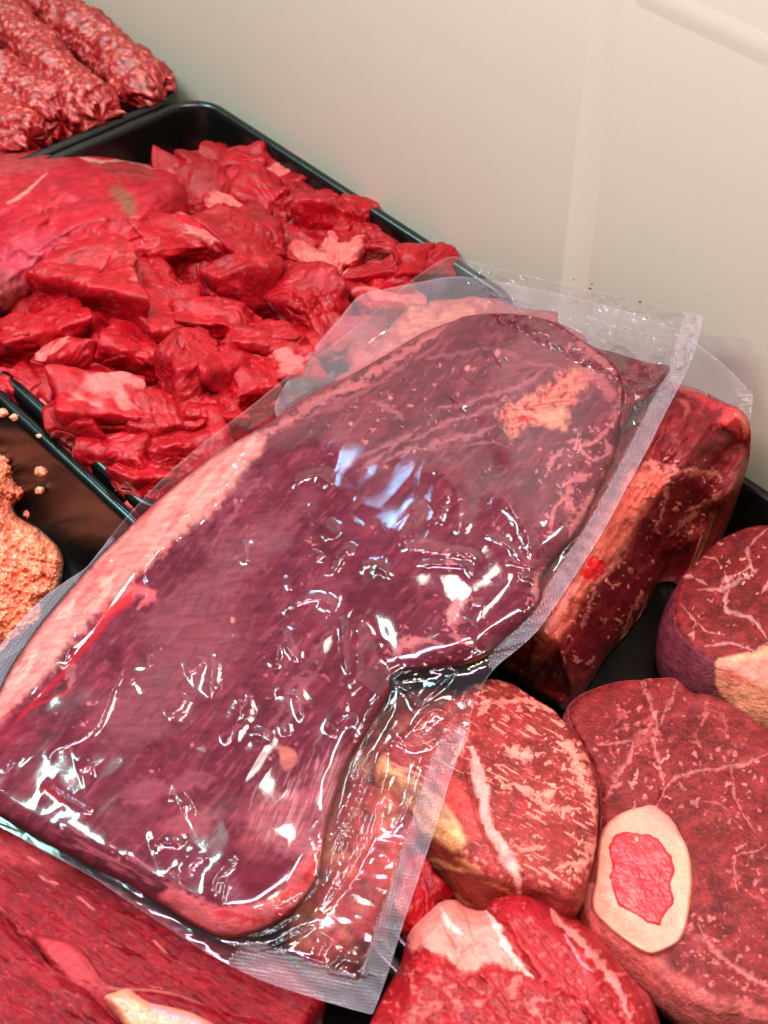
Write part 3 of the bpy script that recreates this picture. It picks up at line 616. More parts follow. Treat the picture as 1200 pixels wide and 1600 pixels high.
setp(build('shank_slice', V, F, M_DRY, None, p.col), 'round shank slice at the right edge with dark skin and yellow fat side', 'meat slice')
# --- big right slice with bone
OUTR = [(886, 1100), (905, 1080), (929, 1067), (960, 1058), (994, 1055), (1030, 1053), (1059, 1054), (1081, 1074), (1119, 1081), (1162, 1103), (1200, 1130), (1260, 1180), (1310, 1280), (1320, 1400), (1290, 1520), (1230, 1585), (1185, 1590), (1160, 1580), (1119, 1576), (1080, 1556), (1040, 1528), (1005, 1498), (962, 1472), (925, 1440), (912, 1395), (925, 1330), (938, 1280), (935, 1220), (915, 1170), (892, 1130)]
def zR(P): P = np.asarray(P, float); return -.95+.0009*(P[..., 1]-1100)-.0004*(P[..., 0]-1000)
V, F, face = slab(OUTR, zR, 3.3, nth=700, nr=210, edge=.5, bulge=.03, taper=.95, crown=.12, center=(1080, 1310), rough=(.06, .35), seed=8)
p = slice_paint(V, lin(148, 40, 44), 11)
side = face < .5
p.field(np.where(side, .8, 0), lin(206, 108, 104))
seams = [([(995, 1050), (1010, 1080), (1020, 1110), (1026, 1138), (1020, 1165), (1035, 1205), (1037, 1240), (1026, 1258)], 3.0, -.22), ([(1059, 1056), (1048, 1095), (1030, 1135)], 2.6, -.2), ([(930, 1162), (960, 1160), (988, 1156)], 2.4, -.12), ([(1030, 1250), (1052, 1222), (1088, 1203), (1130, 1196), (1162, 1192), (1205, 1178)], 3.0, -.18), ([(988, 1156), (982, 1185), (965, 1212), (948, 1240)], 3.4, -.05), ([(1090, 1440), (1110, 1478), (1140, 1505), (1170, 1525), (1210, 1545)], 4.0, -.15), ([(1150, 1390), (1148, 1340), (1180, 1330), (1210, 1310)], 1.8, -.1), ([(1142, 1200), (1150, 1250), (1180, 1300)], 1.6, -.12)]
for q, wd, h in seams:
    p.stroke(q, wd*3.2, lin(120, 24, 30), .9, .35, h, rag=.4)
    p.stroke(q, wd*.8, lin(206, 124, 120), 1.0, .5, 0, rag=1.3)
for q, wd in (([(1018, 1115), (1012, 1145), (996, 1160), (1000, 1140)], 6), ([(1025, 1137), (1035, 1160)], 3), ([(985, 1106), (965, 1130), (945, 1145)], 1.2), ([(965, 1118), (985, 1112)], 2), ([(1095, 1125), (1085, 1145), (1090, 1160)], 1.4), ([(1128, 1178), (1145, 1170), (1165, 1160)], 2.2), ([(1094, 1186), (1100, 1200)], 2), ([(1106, 1105), (1130, 1120), (1135, 1150)], 1.2), ([(950, 1165), (960, 1185)], 1.6), ([(1100, 1250), (1130, 1262), (1150, 1290)], 1.3), ([(1140, 1385), (1160, 1360)], 1.8), ([(1150, 1375), (1175, 1400), (1200, 1410)], 1.3), ([(1082, 1462), (1096, 1470)], 6), ([(1070, 1495), (1085, 1485), (1100, 1500)], 2.2), ([(1075, 1505), (1072, 1520)], 1.8), ([(1120, 1520), (1160, 1540), (1200, 1555)], 1.5)):
    p.stroke(q, wd*.9, lin(190, 92, 90), 1.0, .42, .012, rag=1.5)
d, _ = sdist(p.P, smooth_closed(OUTR, 3)); rim = sm(26, 8, d)*(p.P[:, 1] > 1380)*(p.P[:, 0] < 1230); p.field(rim*.6*(1+.5*p.n), lin(206, 100, 96))
d2 = sm(10, 2, d)*sm(.1, .5, p.n+.2)*.6; p.field(d2*.6, lin(200, 96, 90))
V[:, 2] += p.h*.7
big = setp(build('shank_slice', V, F, M_DRY, None, p.col), 'largest shank slice, with a white marrow bone showing at its left', 'meat slice')
BO = [(1021, 1257), (1048, 1276), (1068, 1309), (1083, 1352), (1079, 1417), (1069, 1460), (1038, 1487), (1003, 1489), (962, 1460), (927, 1428), (926, 1379), (938, 1303), (960, 1276), (990, 1262)]
MO = [(962, 1306), (980, 1298), (1003, 1300), (1022, 1304), (1038, 1320), (1050, 1340), (1056, 1362), (1050, 1385), (1053, 1410), (1040, 1432), (1030, 1447), (1008, 1440), (992, 1430), (968, 1414), (958, 1392), (950, 1372), (954, 1352), (950, 1330)]
def zb_(P, sd, t): return zR(P)+.27-.34*(1-np.clip(sd/7, 0, 1))**2+.05*fbm(P*.03, 3, 3)+.015*fbm(P*.15, 3, 5)
BO = roughen(BO, 2.5, .03); MO = roughen(MO, 3, .05, 4)
R = relief(BO, 1.3, zb_); p = Paint(R['P'], lin(218, 140, 118), 4, .03, 7)
p.poly([(1060, 1290), (1085, 1340), (1082, 1420), (1065, 1460), (1052, 1400), (1054, 1330)], lin(228, 156, 130), 6, .7)
p.poly([(925, 1330), (945, 1300), (945, 1400), (975, 1440), (1020, 1470), (960, 1460), (920, 1420)], lin(196, 110, 88), 10, .6)  # lower left of the bone ring darkened, its shade painted into the colour
p.poly([(1021, 1257), (1050, 1276), (1070, 1309), (1055, 1306), (1035, 1285), (1010, 1268)], lin(234, 112, 104), 5, .7)
p.field(.35*sm(.1, .6, fbm(p.P*.04, 3, 2)), lin(232, 130, 112))
sheet('bone', R, W(R['P'][:, 0], R['P'][:, 1], R['z']+p.h), M_FAT, big, p.col, lambda P: zR(P)-.8, .02)
R = relief(MO, 1.2, lambda P, sd, t: zR(P)+.34-.12*(1-np.clip(sd/6, 0, 1))**2+.06*fbm(P*.06, 4, 3)+.03*fbm(P*.2, 3, 5))
p = Paint(R['P'], lin(232, 40, 50), 6, .04, 9); n = fbm(p.P*.03, 4, 2); p.field(.45*sm(0, .6, n), lin(240, 112, 104)); p.field(.6*sm(.0, .7, fbm(p.P*.035, 3, 7)), lin(206, 14, 30))
d, _ = sdist(p.P, MO); p.field(.7*sm(9, 2, d), lin(214, 24, 36))
sheet('marrow', R, W(R['P'][:, 0], R['P'][:, 1], R['z']), M_FAT, big, p.col, lambda P: zR(P)-.5, .02)
# --- middle slice under the pack margin
OUTM = [(767, 1054), (800, 1060), (832, 1081), (864, 1102), (886, 1125), (908, 1150), (924, 1179), (936, 1208), (940, 1240), (940, 1275), (937, 1310), (931, 1350), (916, 1388), (898, 1405), (868, 1396), (838, 1384), (800, 1378), (770, 1372), (735, 1350), (705, 1315), (676, 1280), (652, 1240), (618, 1215), (588, 1200), (590, 1175), (620, 1140), (660, 1110), (705, 1085), (734, 1066)]
def zM(P): P = np.asarray(P, float); return 1.25-.0022*(P[..., 0]-760)+.0008*(P[..., 1]-1200)
V, F, face = slab(OUTM, zM, 4.6, nth=620, nr=180, edge=.55, bulge=.05, taper=.88, crown=.35, center=(790, 1230), dn=(-.12, .05), rough=(.10, .4), seed=15)
p = slice_paint(V, lin(176, 54, 54), 21, -25)
side = face < .5
p.field(np.where(side, .9, 0), lin(126, 52, 40)); p.field(np.where(side, .8*sm(0, .4, fbm(fib(p.P, -20, 60, 14), 3, 4)), 0), lin(196, 128, 84))
p.field(np.where(side & (p.P[:, 0] > 800), .7, 0), lin(150, 50, 50))
m = (p.P[:, 0] > 745) & ~side
g = fbm(fib(p.P, -28, 30, 5), 2, 33); dr, _ = sdist(p.P, OUTM)
dens = .15+.4*sm(60, 15, dr)+.25*sm(.0, .5, fbm(p.P*.012, 2, 9))
p.field(np.where(~side, .85*sm(.62-dens*.55, .80-dens*.5, g), 0), lin(226, 128, 112), .02)
g2 = fbm(fib(p.P, -30, 9, 4), 3, 43); p.field(np.where(~side, .45*sm(.35, .6, g2), 0), lin(216, 108, 98))
p.stroke([(737, 1168), (748, 1210), (756, 1255), (770, 1300), (790, 1335), (806, 1372), (812, 1400)], 9, lin(230, 146, 136), .5, .9, .05)
p.stroke([(722, 1165), (732, 1205), (742, 1255), (756, 1300), (775, 1338)], 3, lin(120, 22, 26), .8, .6, -.12)
for q, wd in (([(705, 1195), (720, 1170), (735, 1130)], 3), ([(745, 1110), (780, 1095), (830, 1098), (862, 1112)], 3), ([(790, 1170), (815, 1180), (835, 1176)], 6), ([(775, 1215), (788, 1230), (800, 1235)], 4), ([(870, 1160), (895, 1180), (912, 1220), (925, 1260)], 7), ([(800, 1225), (840, 1240), (880, 1232)], 4), ([(830, 1245), (870, 1265), (905, 1262)], 3.5), ([(800, 1320), (825, 1330), (850, 1322)], 4), ([(870, 1360), (900, 1352), (925, 1342)], 4), ([(912, 1335), (930, 1325), (936, 1310)], 8), ([(740, 1080), (760, 1100), (745, 1120)], 3)):
    p.stroke(q, wd, lin(228, 134, 118), .7, .8, .02, rag=1.3)
p.poly([(593, 1180), (620, 1200), (655, 1225), (690, 1250), (715, 1285), (728, 1310), (712, 1330), (690, 1320), (650, 1290), (610, 1250), (588, 1215)], lin(226, 162, 112), 7, .95)
p.poly([(640, 1212), (672, 1228), (700, 1258), (705, 1290), (670, 1270), (640, 1240)], lin(140, 86, 70), 10, .7)
p.poly([(690, 1200), (735, 1240), (752, 1295), (735, 1310), (715, 1275), (690, 1240)], lin(196, 60, 56), 9, .7)
V[:, 2] += p.h
setp(build('shank_slice', V, F, M_DRY, None, p.col), 'strongly marbled slice half under the clear film, left of the bone slice', 'meat slice')
# --- bottom piece
OUTB = [(560, 1640), (578, 1600), (592, 1568), (608, 1538), (624, 1510), (632, 1480), (640, 1452), (662, 1428), (688, 1407), (713, 1405), (732, 1417), (756, 1420), (760, 1404), (776, 1392), (792, 1385), (820, 1385), (853, 1400), (880, 1416), (902, 1433), (930, 1455), (951, 1477), (968, 1500), (983, 1520), (1000, 1540), (1016, 1556), (1028, 1585), (1032, 1625), (1000, 1690), (600, 1690)]
def zB(P, sd, t):
    z = 1.3-3.4*(1-np.sqrt(1-(1-np.clip(sd/55, 0, 1))**2.3))*sm(560, 640, P[:, 0]+0*P[:, 1])-.0012*(P[:, 0]-780)
    return z+.14*fbm(P*.02, 3, 51)+.06*fbm(fib(P, -50, 30, 9), 3, 52)+.035*fbm(P*.1, 3, 53)
R = relief(OUTB, 1.5, zB); p = Paint(R['P'], lin(150, 24, 30), 5, .03, 61)
p.field(.5*sm(-.2, .5, fbm(p.P*.015, 3, 62)), lin(150, 26, 36)); p.field(.4*sm(0, .6, fbm(fib(p.P, -50, 40, 14), 4, 63)), lin(180, 52, 54))
low = [(560, 1640), (600, 1560), (622, 1508), (650, 1500), (700, 1512), (745, 1520), (790, 1512), (835, 1525), (870, 1550), (905, 1570), (935, 1600), (960, 1690), (580, 1700)]
up = [(760, 1400), (792, 1383), (830, 1387), (858, 1420), (885, 1470), (925, 1520), (960, 1570), (985, 1640), (950, 1640), (905, 1568), (868, 1545), (835, 1520), (815, 1480), (785, 1440), (762, 1424)]
p.poly(up, lin(156, 24, 34), 4, .8, .25, rag=4); p.poly(low, lin(144, 20, 26), 4, .8, .42, rag=5)
p.poly([(640, 1452), (662, 1428), (688, 1406), (713, 1404), (732, 1416), (757, 1424), (778, 1450), (800, 1485), (818, 1512), (800, 1516), (770, 1506), (735, 1518), (705, 1508), (690, 1490), (660, 1482), (640, 1478)], lin(236, 128, 116), 4, .95, .05, rag=5)
p.stroke([(757, 1424), (782, 1462), (812, 1512), (832, 1530)], 5, lin(240, 182, 170), .5, .85, .03)
p.stroke([(690, 1418), (700, 1440), (722, 1462)], 4, lin(244, 186, 176), .5, .8, .05); p.stroke([(688, 1440), (700, 1462), (712, 1490)], 2, lin(200, 80, 76), .8, .7, -.10); p.stroke([(712, 1408), (728, 1432), (742, 1470)], 2, lin(206, 88, 82), .8, .7, -.10)
p.stroke([(858, 1402), (872, 1440), (905, 1470), (935, 1505), (965, 1545), (985, 1590)], 6, lin(226, 132, 128), .5, .8, -.04, rag=.7)
p.stroke([(880, 1462), (900, 1490), (925, 1520)], 2.5, lin(206, 150, 160), .6, .7)
p.stroke([(640, 1500), (665, 1512), (690, 1508)], 4, lin(220, 30, 40), .8, .6); p.stroke([(820, 1560), (850, 1600), (860, 1640)], 3, lin(206, 90, 88), .8, .6, rag=1.2); p.stroke([(905, 1400), (940, 1470), (1000, 1540), (1026, 1600)], 6, lin(190, 70, 78), .8, .5)
g = fbm(p.P*.045, 4, 66); p.field(.6*sm(.32, .52, g)*(p.P[:, 1] > 1520), lin(222, 104, 98), .01)
p.field(.5*sm(.35, .6, fbm(p.P*.09, 3, 67)), lin(216, 100, 96))
V = W(R['P'][:, 0], R['P'][:, 1], R['z']+p.h)
setp(sheet('beef_cut', R, V, M_WET, None, p.col, -4.8, .05), 'thick beef cut at the bottom edge with a pale pink fat corner', 'beef')

# ================================================================== beef chunk on the right, under the pack
OUTC = [(985, 610), (1020, 596), (1062, 600), (1100, 612), (1132, 628), (1160, 642), (1172, 665), (1172, 705), (1163, 745), (1138, 785), (1114, 800), (1098, 838), (1068, 860), (1046, 872), (1030, 900), (1013, 930), (995, 958), (975, 985), (950, 1020), (926, 1058), (900, 1094), (878, 1100), (850, 1085), (825, 1072), (795, 1056), (768, 1040), (740, 1010), (760, 930), (830, 840), (900, 730)]
def zC(P, sd, t):
    # ridge (fat edge) running from upper right to lower left; the near-right side falls away
    d, _ = seg_dist(P, [(985, 610), (1010, 720), (950, 830), (890, 930), (800, 1040)])
    e, _ = seg_dist(P, [(1172, 745), (1130, 795), (1040, 872), (975, 985), (900, 1094), (770, 1045)])
    z = -2.3+5.4*sm(0, 105, e)**.7; k = sm(1060, 1160, P[:, 0]); z = z*(1-k)+np.maximum(z, 1.2)*k
    z = np.where(P[:, 0] > 0, z, z)-.9*(1-np.clip(sd/14, 0, 1))**2-.004*np.clip(P[:, 1]-700, 0, 400)+.9*sm(850, 600, P[:, 1])*sm(0, 90, e)
    z = np.maximum(z, wall_z(P, 47.6))
    return z+.30*fbm(P*.016, 3, 71)+.14*fbm(fib(P, 55, 50, 14), 3, 72)+.05*fbm(P*.09, 3, 73)
R = relief(OUTC, 1.5, zC); p = Paint(R['P'], lin(116, 26, 32), 6, .025, 75); P = p.P
p.field(.6*sm(-.2, .5, fbm(P*.014, 3, 76)), lin(104, 20, 30)); p.field(.5*sm(.05, .6, fbm(fib(P, 45, 40, 14), 4, 77)), lin(156, 44, 50))
p.poly([(1015, 735), (985, 738), (960, 770), (935, 800), (915, 850), (900, 890), (880, 930), (862, 960), (850, 995), (835, 1030), (860, 1025), (885, 990), (905, 955), (930, 915), (962, 880), (985, 850), (1005, 800), (1035, 765), (1045, 742)], lin(214, 98, 84), 9, .9, .12, rag=4)
p.poly([(760, 1000), (820, 930), (870, 850), (930, 770), (960, 740), (945, 800), (905, 880), (850, 960), (800, 1045)], lin(176, 40, 44), 8, .8)
p.poly([(1135, 635), (1165, 645), (1174, 672), (1165, 690), (1145, 678), (1125, 660)], lin(226, 64, 62), 5, .9, .15)
p.stroke([(1150, 648), (1162, 662), (1160, 680)], 4, lin(240, 130, 116), .6, .7, .05)
p.poly([(918, 872), (944, 876), (950, 895), (932, 908), (905, 898)], lin(208, 14, 26), 4, .95, -.05, rag=2)
for q, wd in (([(1045, 742), (1075, 735), (1105, 738), (1130, 748)], 5), ([(1010, 770), (985, 830), (960, 880), (935, 900)], 3.5), ([(975, 870), (945, 900), (925, 945), (905, 985)], 3.5), ([(1042, 840), (1060, 820), (1090, 800)], 3), ([(1045, 750), (1038, 790), (1018, 830)], 3), ([(1013, 930), (985, 960), (965, 1000)], 2.5), ([(910, 900), (880, 945), (858, 975), (840, 1010), (830, 1045)], 6), ([(1000, 735), (1015, 728), (1035, 738)], 5), ([(1070, 800), (1095, 790), (1130, 765)], 2.5), ([(1040, 737), (1052, 725)], 5), ([(1000, 745), (1020, 750)], 6)):
    p.stroke(q, wd, lin(218, 124, 112), .7, .8, .04, rag=1.2)
p.stroke([(1060, 625), (1075, 640), (1070, 655)], 3, lin(190, 90, 88), .8, .6); p.field(.2*sm(.3, .6, fbm(P*.04, 3, 79)), lin(170, 70, 66))
p.poly([(1062, 600), (1100, 612), (1135, 632), (1120, 640), (1085, 622), (1055, 612)], lin(190, 50, 54), 5, .7)
p.poly([(1170, 690), (1165, 745), (1135, 790), (1110, 800), (1095, 790), (1130, 760), (1150, 720)], lin(120, 60, 46), 7, .6)
V = W(R['P'][:, 0], R['P'][:, 1], R['z']+p.h)
setp(sheet('beef_joint', R, V, M_WET, None, p.col, -5.5, .10), 'dark beef joint with a salmon fat seam between pack and white wall', 'beef')
# ================================================================== vacuum packs
CTRL = np.array([(0, 1000, 1.0), (210, 795, .9), (450, 590, 1.9), (700, 400, 3.2), (900, 450, 5.2), (1095, 500, 6.6), (1000, 750, 5.0), (780, 1030, 3.6), (650, 1350, 2.3), (580, 1582, 1.7), (0, 1285, 1.1), (300, 1470, 1.3), (-100, 1100, .9), (500, 900, 2.6)])
def qf(x, y): x = (np.asarray(x, float)-600)/600; y = (np.asarray(y, float)-900)/600; return np.stack([1+0*x, x, y, x*x, x*y, y*y], -1)
KQ = np.linalg.lstsq(qf(CTRL[:, 0], CTRL[:, 1]), CTRL[:, 2], rcond=None)[0]
zP = lambda P: qf(P[..., 0], P[..., 1])@KQ
MEAT = [(712, 500), (724, 495), (760, 490), (820, 492), (868, 505), (905, 528), (940, 552), (963, 575), (974, 610), (968, 650), (962, 700), (945, 745), (925, 790), (902, 835), (872, 868), (850, 898), (846, 935), (822, 968), (790, 997), (752, 1030), (700, 1042), (650, 1046), (616, 1054), (607, 1085), (590, 1115), (570, 1150), (545, 1190), (530, 1230), (514, 1280), (505, 1330), (497, 1370), (478, 1402), (448, 1432), (410, 1454), (370, 1464), (335, 1460), (295, 1440), (250, 1412), (200, 1380), (150, 1356), (100, 1330), (50, 1302), (0, 1274), (-50, 1246), (-85, 1190), (-60, 1140), (-10, 1098), (14, 1050), (55, 988), (96, 938), (146, 880), (188, 838), (240, 788), (300, 738), (350, 700), (420, 660), (480, 620), (540, 590), (600, 556), (660, 520)]
POUCH = [(700, 402), (735, 408), (800, 425), (860, 438), (930, 455), (1000, 472), (1060, 484), (1090, 492), (1098, 495), (1097, 505), (1086, 548), (1068, 590), (1040, 645), (1010, 705), (975, 770), (940, 835), (905, 890), (872, 940), (840, 985), (808, 1015), (775, 1042), (752, 1075), (738, 1110), (722, 1165), (704, 1215), (688, 1270), (668, 1330), (648, 1390), (628, 1450), (606, 1520), (586, 1575), (580, 1584), (570, 1582), (540, 1574), (480, 1556), (400, 1528), (330, 1492), (260, 1448), (200, 1408), (140, 1368), (70, 1330), (0, 1292), (-80, 1250), (-110, 1150), (-70, 1080), (0, 1008), (32, 970), (66, 935), (100, 910), (133, 888), (150, 868), (178, 832), (208, 796), (260, 742), (320, 690), (390, 636), (450, 588), (520, 538), (590, 482), (650, 432)]
def zoom5(*q): return [(x/2, 700+y/2) for x, y in q]
def zoom8(*q): return [(500+x/1.714, 700+y/1.714) for x, y in q]
def zoom7(*q): return [(550+x/1.846, 1000+y/1.846) for x, y in q]
def zoom4(*q): return [(500+x/1.714, 380+y/1.714) for x, y in q]
def zoom6(*q): return [(x/1.714, 1150+y/1.714) for x, y in q]
MS = smooth_closed(MEAT, 3); PS = smooth_closed(POUCH, 3)
# creases and ridges of the tight film: (points, width px, height cm)
RIDGE = [(zoom5((745, 25), (740, 65), (690, 120), (660, 190), (600, 250), (505, 310), (455, 365), (448, 440), (452, 500)), 4, .07),
 (zoom5((155, 980), (170, 945), (240, 915), (305, 865), (350, 760), (375, 695), (400, 640)), 4, .06), (zoom5((905, 120), (950, 97), (1000, 93), (1042, 112)), 4, .08),
 (zoom5((1010, 240), (1035, 255), (1052, 280)), 5, .09), (zoom5((1026, 402), (1050, 345), (1075, 320), (1112, 305)), 4, .07), (zoom5((880, 512), (925, 485), (970, 470), (1020, 478), (1048, 508)), 5, .09),
 (zoom5((1066, 525), (1072, 600), (1078, 660), (1088, 715)), 4, .08), (zoom5((1136, 545), (1118, 600), (1115, 690), (1095, 760)), 4, .06), (zoom5((878, 560), (900, 620), (935, 670)), 7, .10), (zoom5((870, 610), (862, 690)), 6, .08),
 (zoom5((655, 640), (663, 700), (652, 780)), 6, .09), (zoom5((580, 705), (610, 690), (640, 655)), 6, .08), (zoom5((585, 770), (560, 810), (525, 845)), 5, .08), (zoom5((775, 770), (750, 830), (705, 930)), 7, .10),
 (zoom5((860, 770), (920, 770), (940, 810), (938, 860)), 4, .08), (zoom5((885, 860), (895, 900)), 5, .07), (zoom5((780, 890), (815, 885), (850, 910)), 4, .07), (zoom5((130, 1045), (200, 1090), (290, 1145)), 5, .08),
 (zoom5((235, 560), (215, 630), (200, 690)), 4, .05), (zoom5((455, 640), (462, 690)), 5, .06), (zoom5((410, 715), (455, 770)), 3, .05), (zoom5((760, 285), (772, 365)), 4, .05), (zoom5((880, 395), (910, 450)), 3, .05),
 (zoom5((960, 160), (965, 240), (975, 300), (1005, 300)), 3, .05), (zoom5((1120, 370), (1160, 365), (1200, 372)), 5, .07), (zoom5((1110, 150), (1095, 210), (1140, 250)), 3, .05), (zoom5((985, 350), (1000, 325)), 4, .08),
 (zoom5((1030, 900), (1050, 860), (1115, 838)), 4, .08), (zoom5((545, 180), (590, 215)), 3, .05), (zoom5((320, 370), (400, 300), (450, 270), (500, 250)), 4, .06), (zoom5((265, 470), (300, 440)), 4, .06), (zoom5((380, 320), (440, 345)), 3, .05),
 (zoom8((275, 150), (250, 205), (205, 265)), 4, .07), (zoom8((205, 268), (270, 270), (345, 282), (410, 285), (432, 320)), 5, .08), (zoom8((300, 190), (320, 190), (350, 110)), 6, .08), (zoom8((315, 75), (355, 100), (372, 150), (372, 235)), 7, .10),
 (zoom8((255, 312), (330, 310), (395, 318), (402, 355)), 4, .08), (zoom8((480, 120), (520, 170), (550, 215), (570, 300)), 10, .13), (zoom8((500, 300), (540, 310), (580, 325)), 5, .08), (zoom8((440, 235), (500, 260), (560, 315)), 4, .06),
 (zoom8((20, 340), (50, 300), (92, 265)), 4, .07), (zoom8((5, 405), (40, 430)), 5, .08), (zoom8((150, 320), (175, 330), (170, 345)), 5, .08), (zoom8((400, 415), (440, 420)), 4, .07), (zoom8((530, 340), (570, 350), (605, 352)), 5, .10), (zoom8((605, 352), (590, 400), (545, 450)), 4, .08), (zoom8((0, 75), (30, 95)), 5, .07), (zoom8((5, 205), (40, 235)), 5, .08),
 (zoom4((470, 315), (490, 305), (512, 308)), 7, .08), (zoom4((370, 440), (385, 425), (402, 425)), 7, .08), (zoom4((270, 620), (330, 615), (380, 680), (385, 760)), 6, .06),
 (zoom6((400, 300), (450, 285), (500, 290)), 9, .10), (zoom6((490, 370), (515, 340), (545, 315)), 6, .09), (zoom6((570, 440), (572, 385), (600, 350), (635, 335)), 5, .10), (zoom6((600, 470), (598, 420), (610, 380)), 4, .07), (zoom6((445, 370), (478, 388)), 4, .07), (zoom6((485, 195), (515, 180)), 8, .08), (zoom6((205, 95), (250, 80)), 7, .09), (zoom6((10, 70), (25, 90)), 7, .08), (zoom6((455, 155), (470, 158)), 4, .08), (zoom6((670, 465), (760, 460), (840, 410)), 4, .06)]
# loose film outside the meat: tension folds
RIDGE += [(zoom7((0, 340), (45, 220), (110, 120), (170, 90), (290, 78)), 6, .16), (zoom7((-10, 420), (60, 260), (120, 190)), 5, .10), (zoom7((110, 295), (180, 305), (245, 280), (282, 225), (240, 200), (190, 240), (150, 290)), 5, .12), (zoom7((120, 120), (160, 150), (190, 190), (210, 170), (300, 90)), 5, .10),
 (zoom7((285, 80), (380, 40), (480, 10), (520, 0)), 5, .12), (zoom7((110, 300), (60, 420), (0, 560), (-50, 720)), 5, .13), (zoom7((90, 330), (60, 450), (10, 620), (-40, 740)), 4, .08), (zoom7((50, 330), (0, 480), (-50, 640)), 4, .08), (zoom7((200, 330), (160, 460), (110, 560)), 5, .07), (zoom7((310, 230), (270, 270), (305, 300)), 5, .10),
 (zoom6((870, 200), (860, 330), (840, 420), (760, 480), (690, 540)), 6, .14), (zoom6((1000, 40), (960, 160), (880, 290)), 5, .11), (zoom6((1010, 110), (960, 230), (890, 360), (850, 440)), 5, .11), (zoom6((1040, 170), (1000, 260), (930, 380), (860, 480)), 4, .08), (zoom6((880, 540), (860, 570), (850, 600)), 8, .12), (zoom6((560, 525), (640, 535), (720, 530), (830, 470)), 5, .08), (zoom6((590, 550), (680, 575), (780, 540), (860, 500)), 4, .07), (zoom6((1040, 300), (1060, 325)), 6, .10), (zoom6((960, 590), (970, 650)), 9, .09), (zoom6((880, 640), (920, 600), (970, 610)), 8, .10)]
# film between the meat and the mouth of the pouch: seal ribs and crumples
RIDGE += [(zoom4((395, 128), (450, 120), (520, 135), (600, 158), (700, 190), (800, 220), (900, 252), (965, 275)), 4, .10), (zoom4((400, 145), (470, 138), (560, 160), (660, 195), (760, 228), (860, 262), (950, 290)), 4, .10),
 (zoom4((560, 195), (640, 210), (720, 245), (820, 275), (925, 305)), 4, .10), (zoom4((730, 250), (750, 310), (745, 340)), 5, .13), (zoom4((760, 300), (800, 270), (860, 320), (850, 360)), 5, .13), (zoom4((855, 340), (900, 300), (925, 310)), 5, .13), (zoom4((830, 400), (880, 385), (930, 330)), 5, .13), (zoom4((810, 380), (820, 420), (800, 470)), 5, .13), (zoom4((840, 445), (870, 420), (850, 490)), 5, .10),
 (zoom4((740, 180), (780, 150), (830, 145), (890, 180)), 5, .09), (zoom4((800, 160), (850, 180), (960, 185), (1000, 200)), 5, .08), (zoom4((740, 150), (820, 110), (860, 140)), 4, .07), (zoom4((480, 110), (510, 85), (500, 70), (470, 100)), 4, .08), (zoom4((380, 180), (430, 165), (470, 140), (440, 150)), 4, .08), (zoom4((600, 180), (620, 110), (610, 80)), 4, .06), (zoom4((680, 210), (700, 130)), 4, .05),
 (zoom4((0, 370), (120, 270), (250, 170), (330, 90)), 6, .10), (zoom4((0, 345), (100, 260), (200, 180)), 5, .07), (zoom4((0, 440), (60, 380), (150, 330)), 5, .06)]
rr2 = np.random.RandomState(77)
for k in range(85):      # crinkles of the tight plastic against the top of the meat
    t = rr2.rand(); a = np.array([770+t*230, 492+t*110]) + rr2.normal(0, 5, 2); L = rr2.uniform(8, 26); an = rr2.uniform(.4, 2.2)
    b = a+L*np.array([math.cos(an)*.6, -math.sin(an)]); RIDGE.append(([tuple(a), tuple((a+b)/2+rr2.normal(0, 2.5, 2)), tuple(b)], rr2.uniform(3.2, 4.5), rr2.uniform(.06, .12)))
for k in range(8):      # small random pulls all over the bag
    a = np.array([rr2.uniform(0, 960), rr2.uniform(520, 1440)]); L = rr2.uniform(14, 60); an = rr2.normal(.9, .9)
    b = a+L*np.array([math.cos(an), -math.sin(an)]); RIDGE.append(([tuple(a), tuple((a+b)/2+rr2.normal(0, 4, 2)), tuple(b)], rr2.uniform(1.8, 3.6), rr2.uniform(.02, .05)))

_n = np.roll(MS, -1, 0)-np.roll(MS, 1, 0); _n = np.stack([_n[:, 1], -_n[:, 0]], -1); _n /= np.linalg.norm(_n, axis=1)[:, None]
_L = np.concatenate([[0], np.cumsum(np.linalg.norm(np.roll(MS, -1, 0)-MS, axis=1))])
_k = np.exp(-np.linspace(-2, 2, 25)**2); _k /= _k.sum()
_b = np.clip(.30-_n[:, 1]*.9+np.clip(_n[:, 0], 0, 1)*.5-np.clip(-_n[:, 0], 0, 1)*.1, .18, 1); _b = np.convolve(np.concatenate([_b[-12:], _b, _b[:12]]), _k, 'valid'); _b = np.append(_b, _b[0])
def macro(P):
    """height of the tight film above the base of the pouch, cm"""
    sd, t = sdist(P, MS)
    b = np.interp(t, _L, _b)                      # 1 where the edge faces away from the front: the film drops steeply there
    He = .12+.56*b; ins = np.clip(sd/58, 0, 1); Hf = .98-He+.20*sm(0, 170, sd)
    H = np.where(sd > 0, He+Hf*np.clip(1-(1-ins)**2.0, 0, 1)**.72, He*np.exp(-np.clip(-sd, 0, None)/(22-9*b)))
    m = sm(0, 40, sd)
    H += m*(.10*fbm(P*.0075, 1, 1)+.02*fbm(P*.018, 1, 2))
    d, _ = seg_dist(P, [(608, 1060), (600, 1010), (575, 970)]); H -= .12*np.exp(-(d/20)**2)*sm(0, 12, sd)
    d, _ = seg_dist(P, [(410, 690), (372, 735), (320, 797), (253, 853), (227, 885), (150, 990), (60, 1090)]); H -= .10*np.exp(-(d/9)**2)*m
    out = sm(0, 10, -sd)
    pd, _ = sdist(P, PS)
    H += out*sm(-2, 25, pd)*(.05*fbm(P*.016, 1, 8)+.06*np.abs(fbm(np.stack([t*.02, sd*.006], -1), 1, 4)))
    return H, sd, t, pd
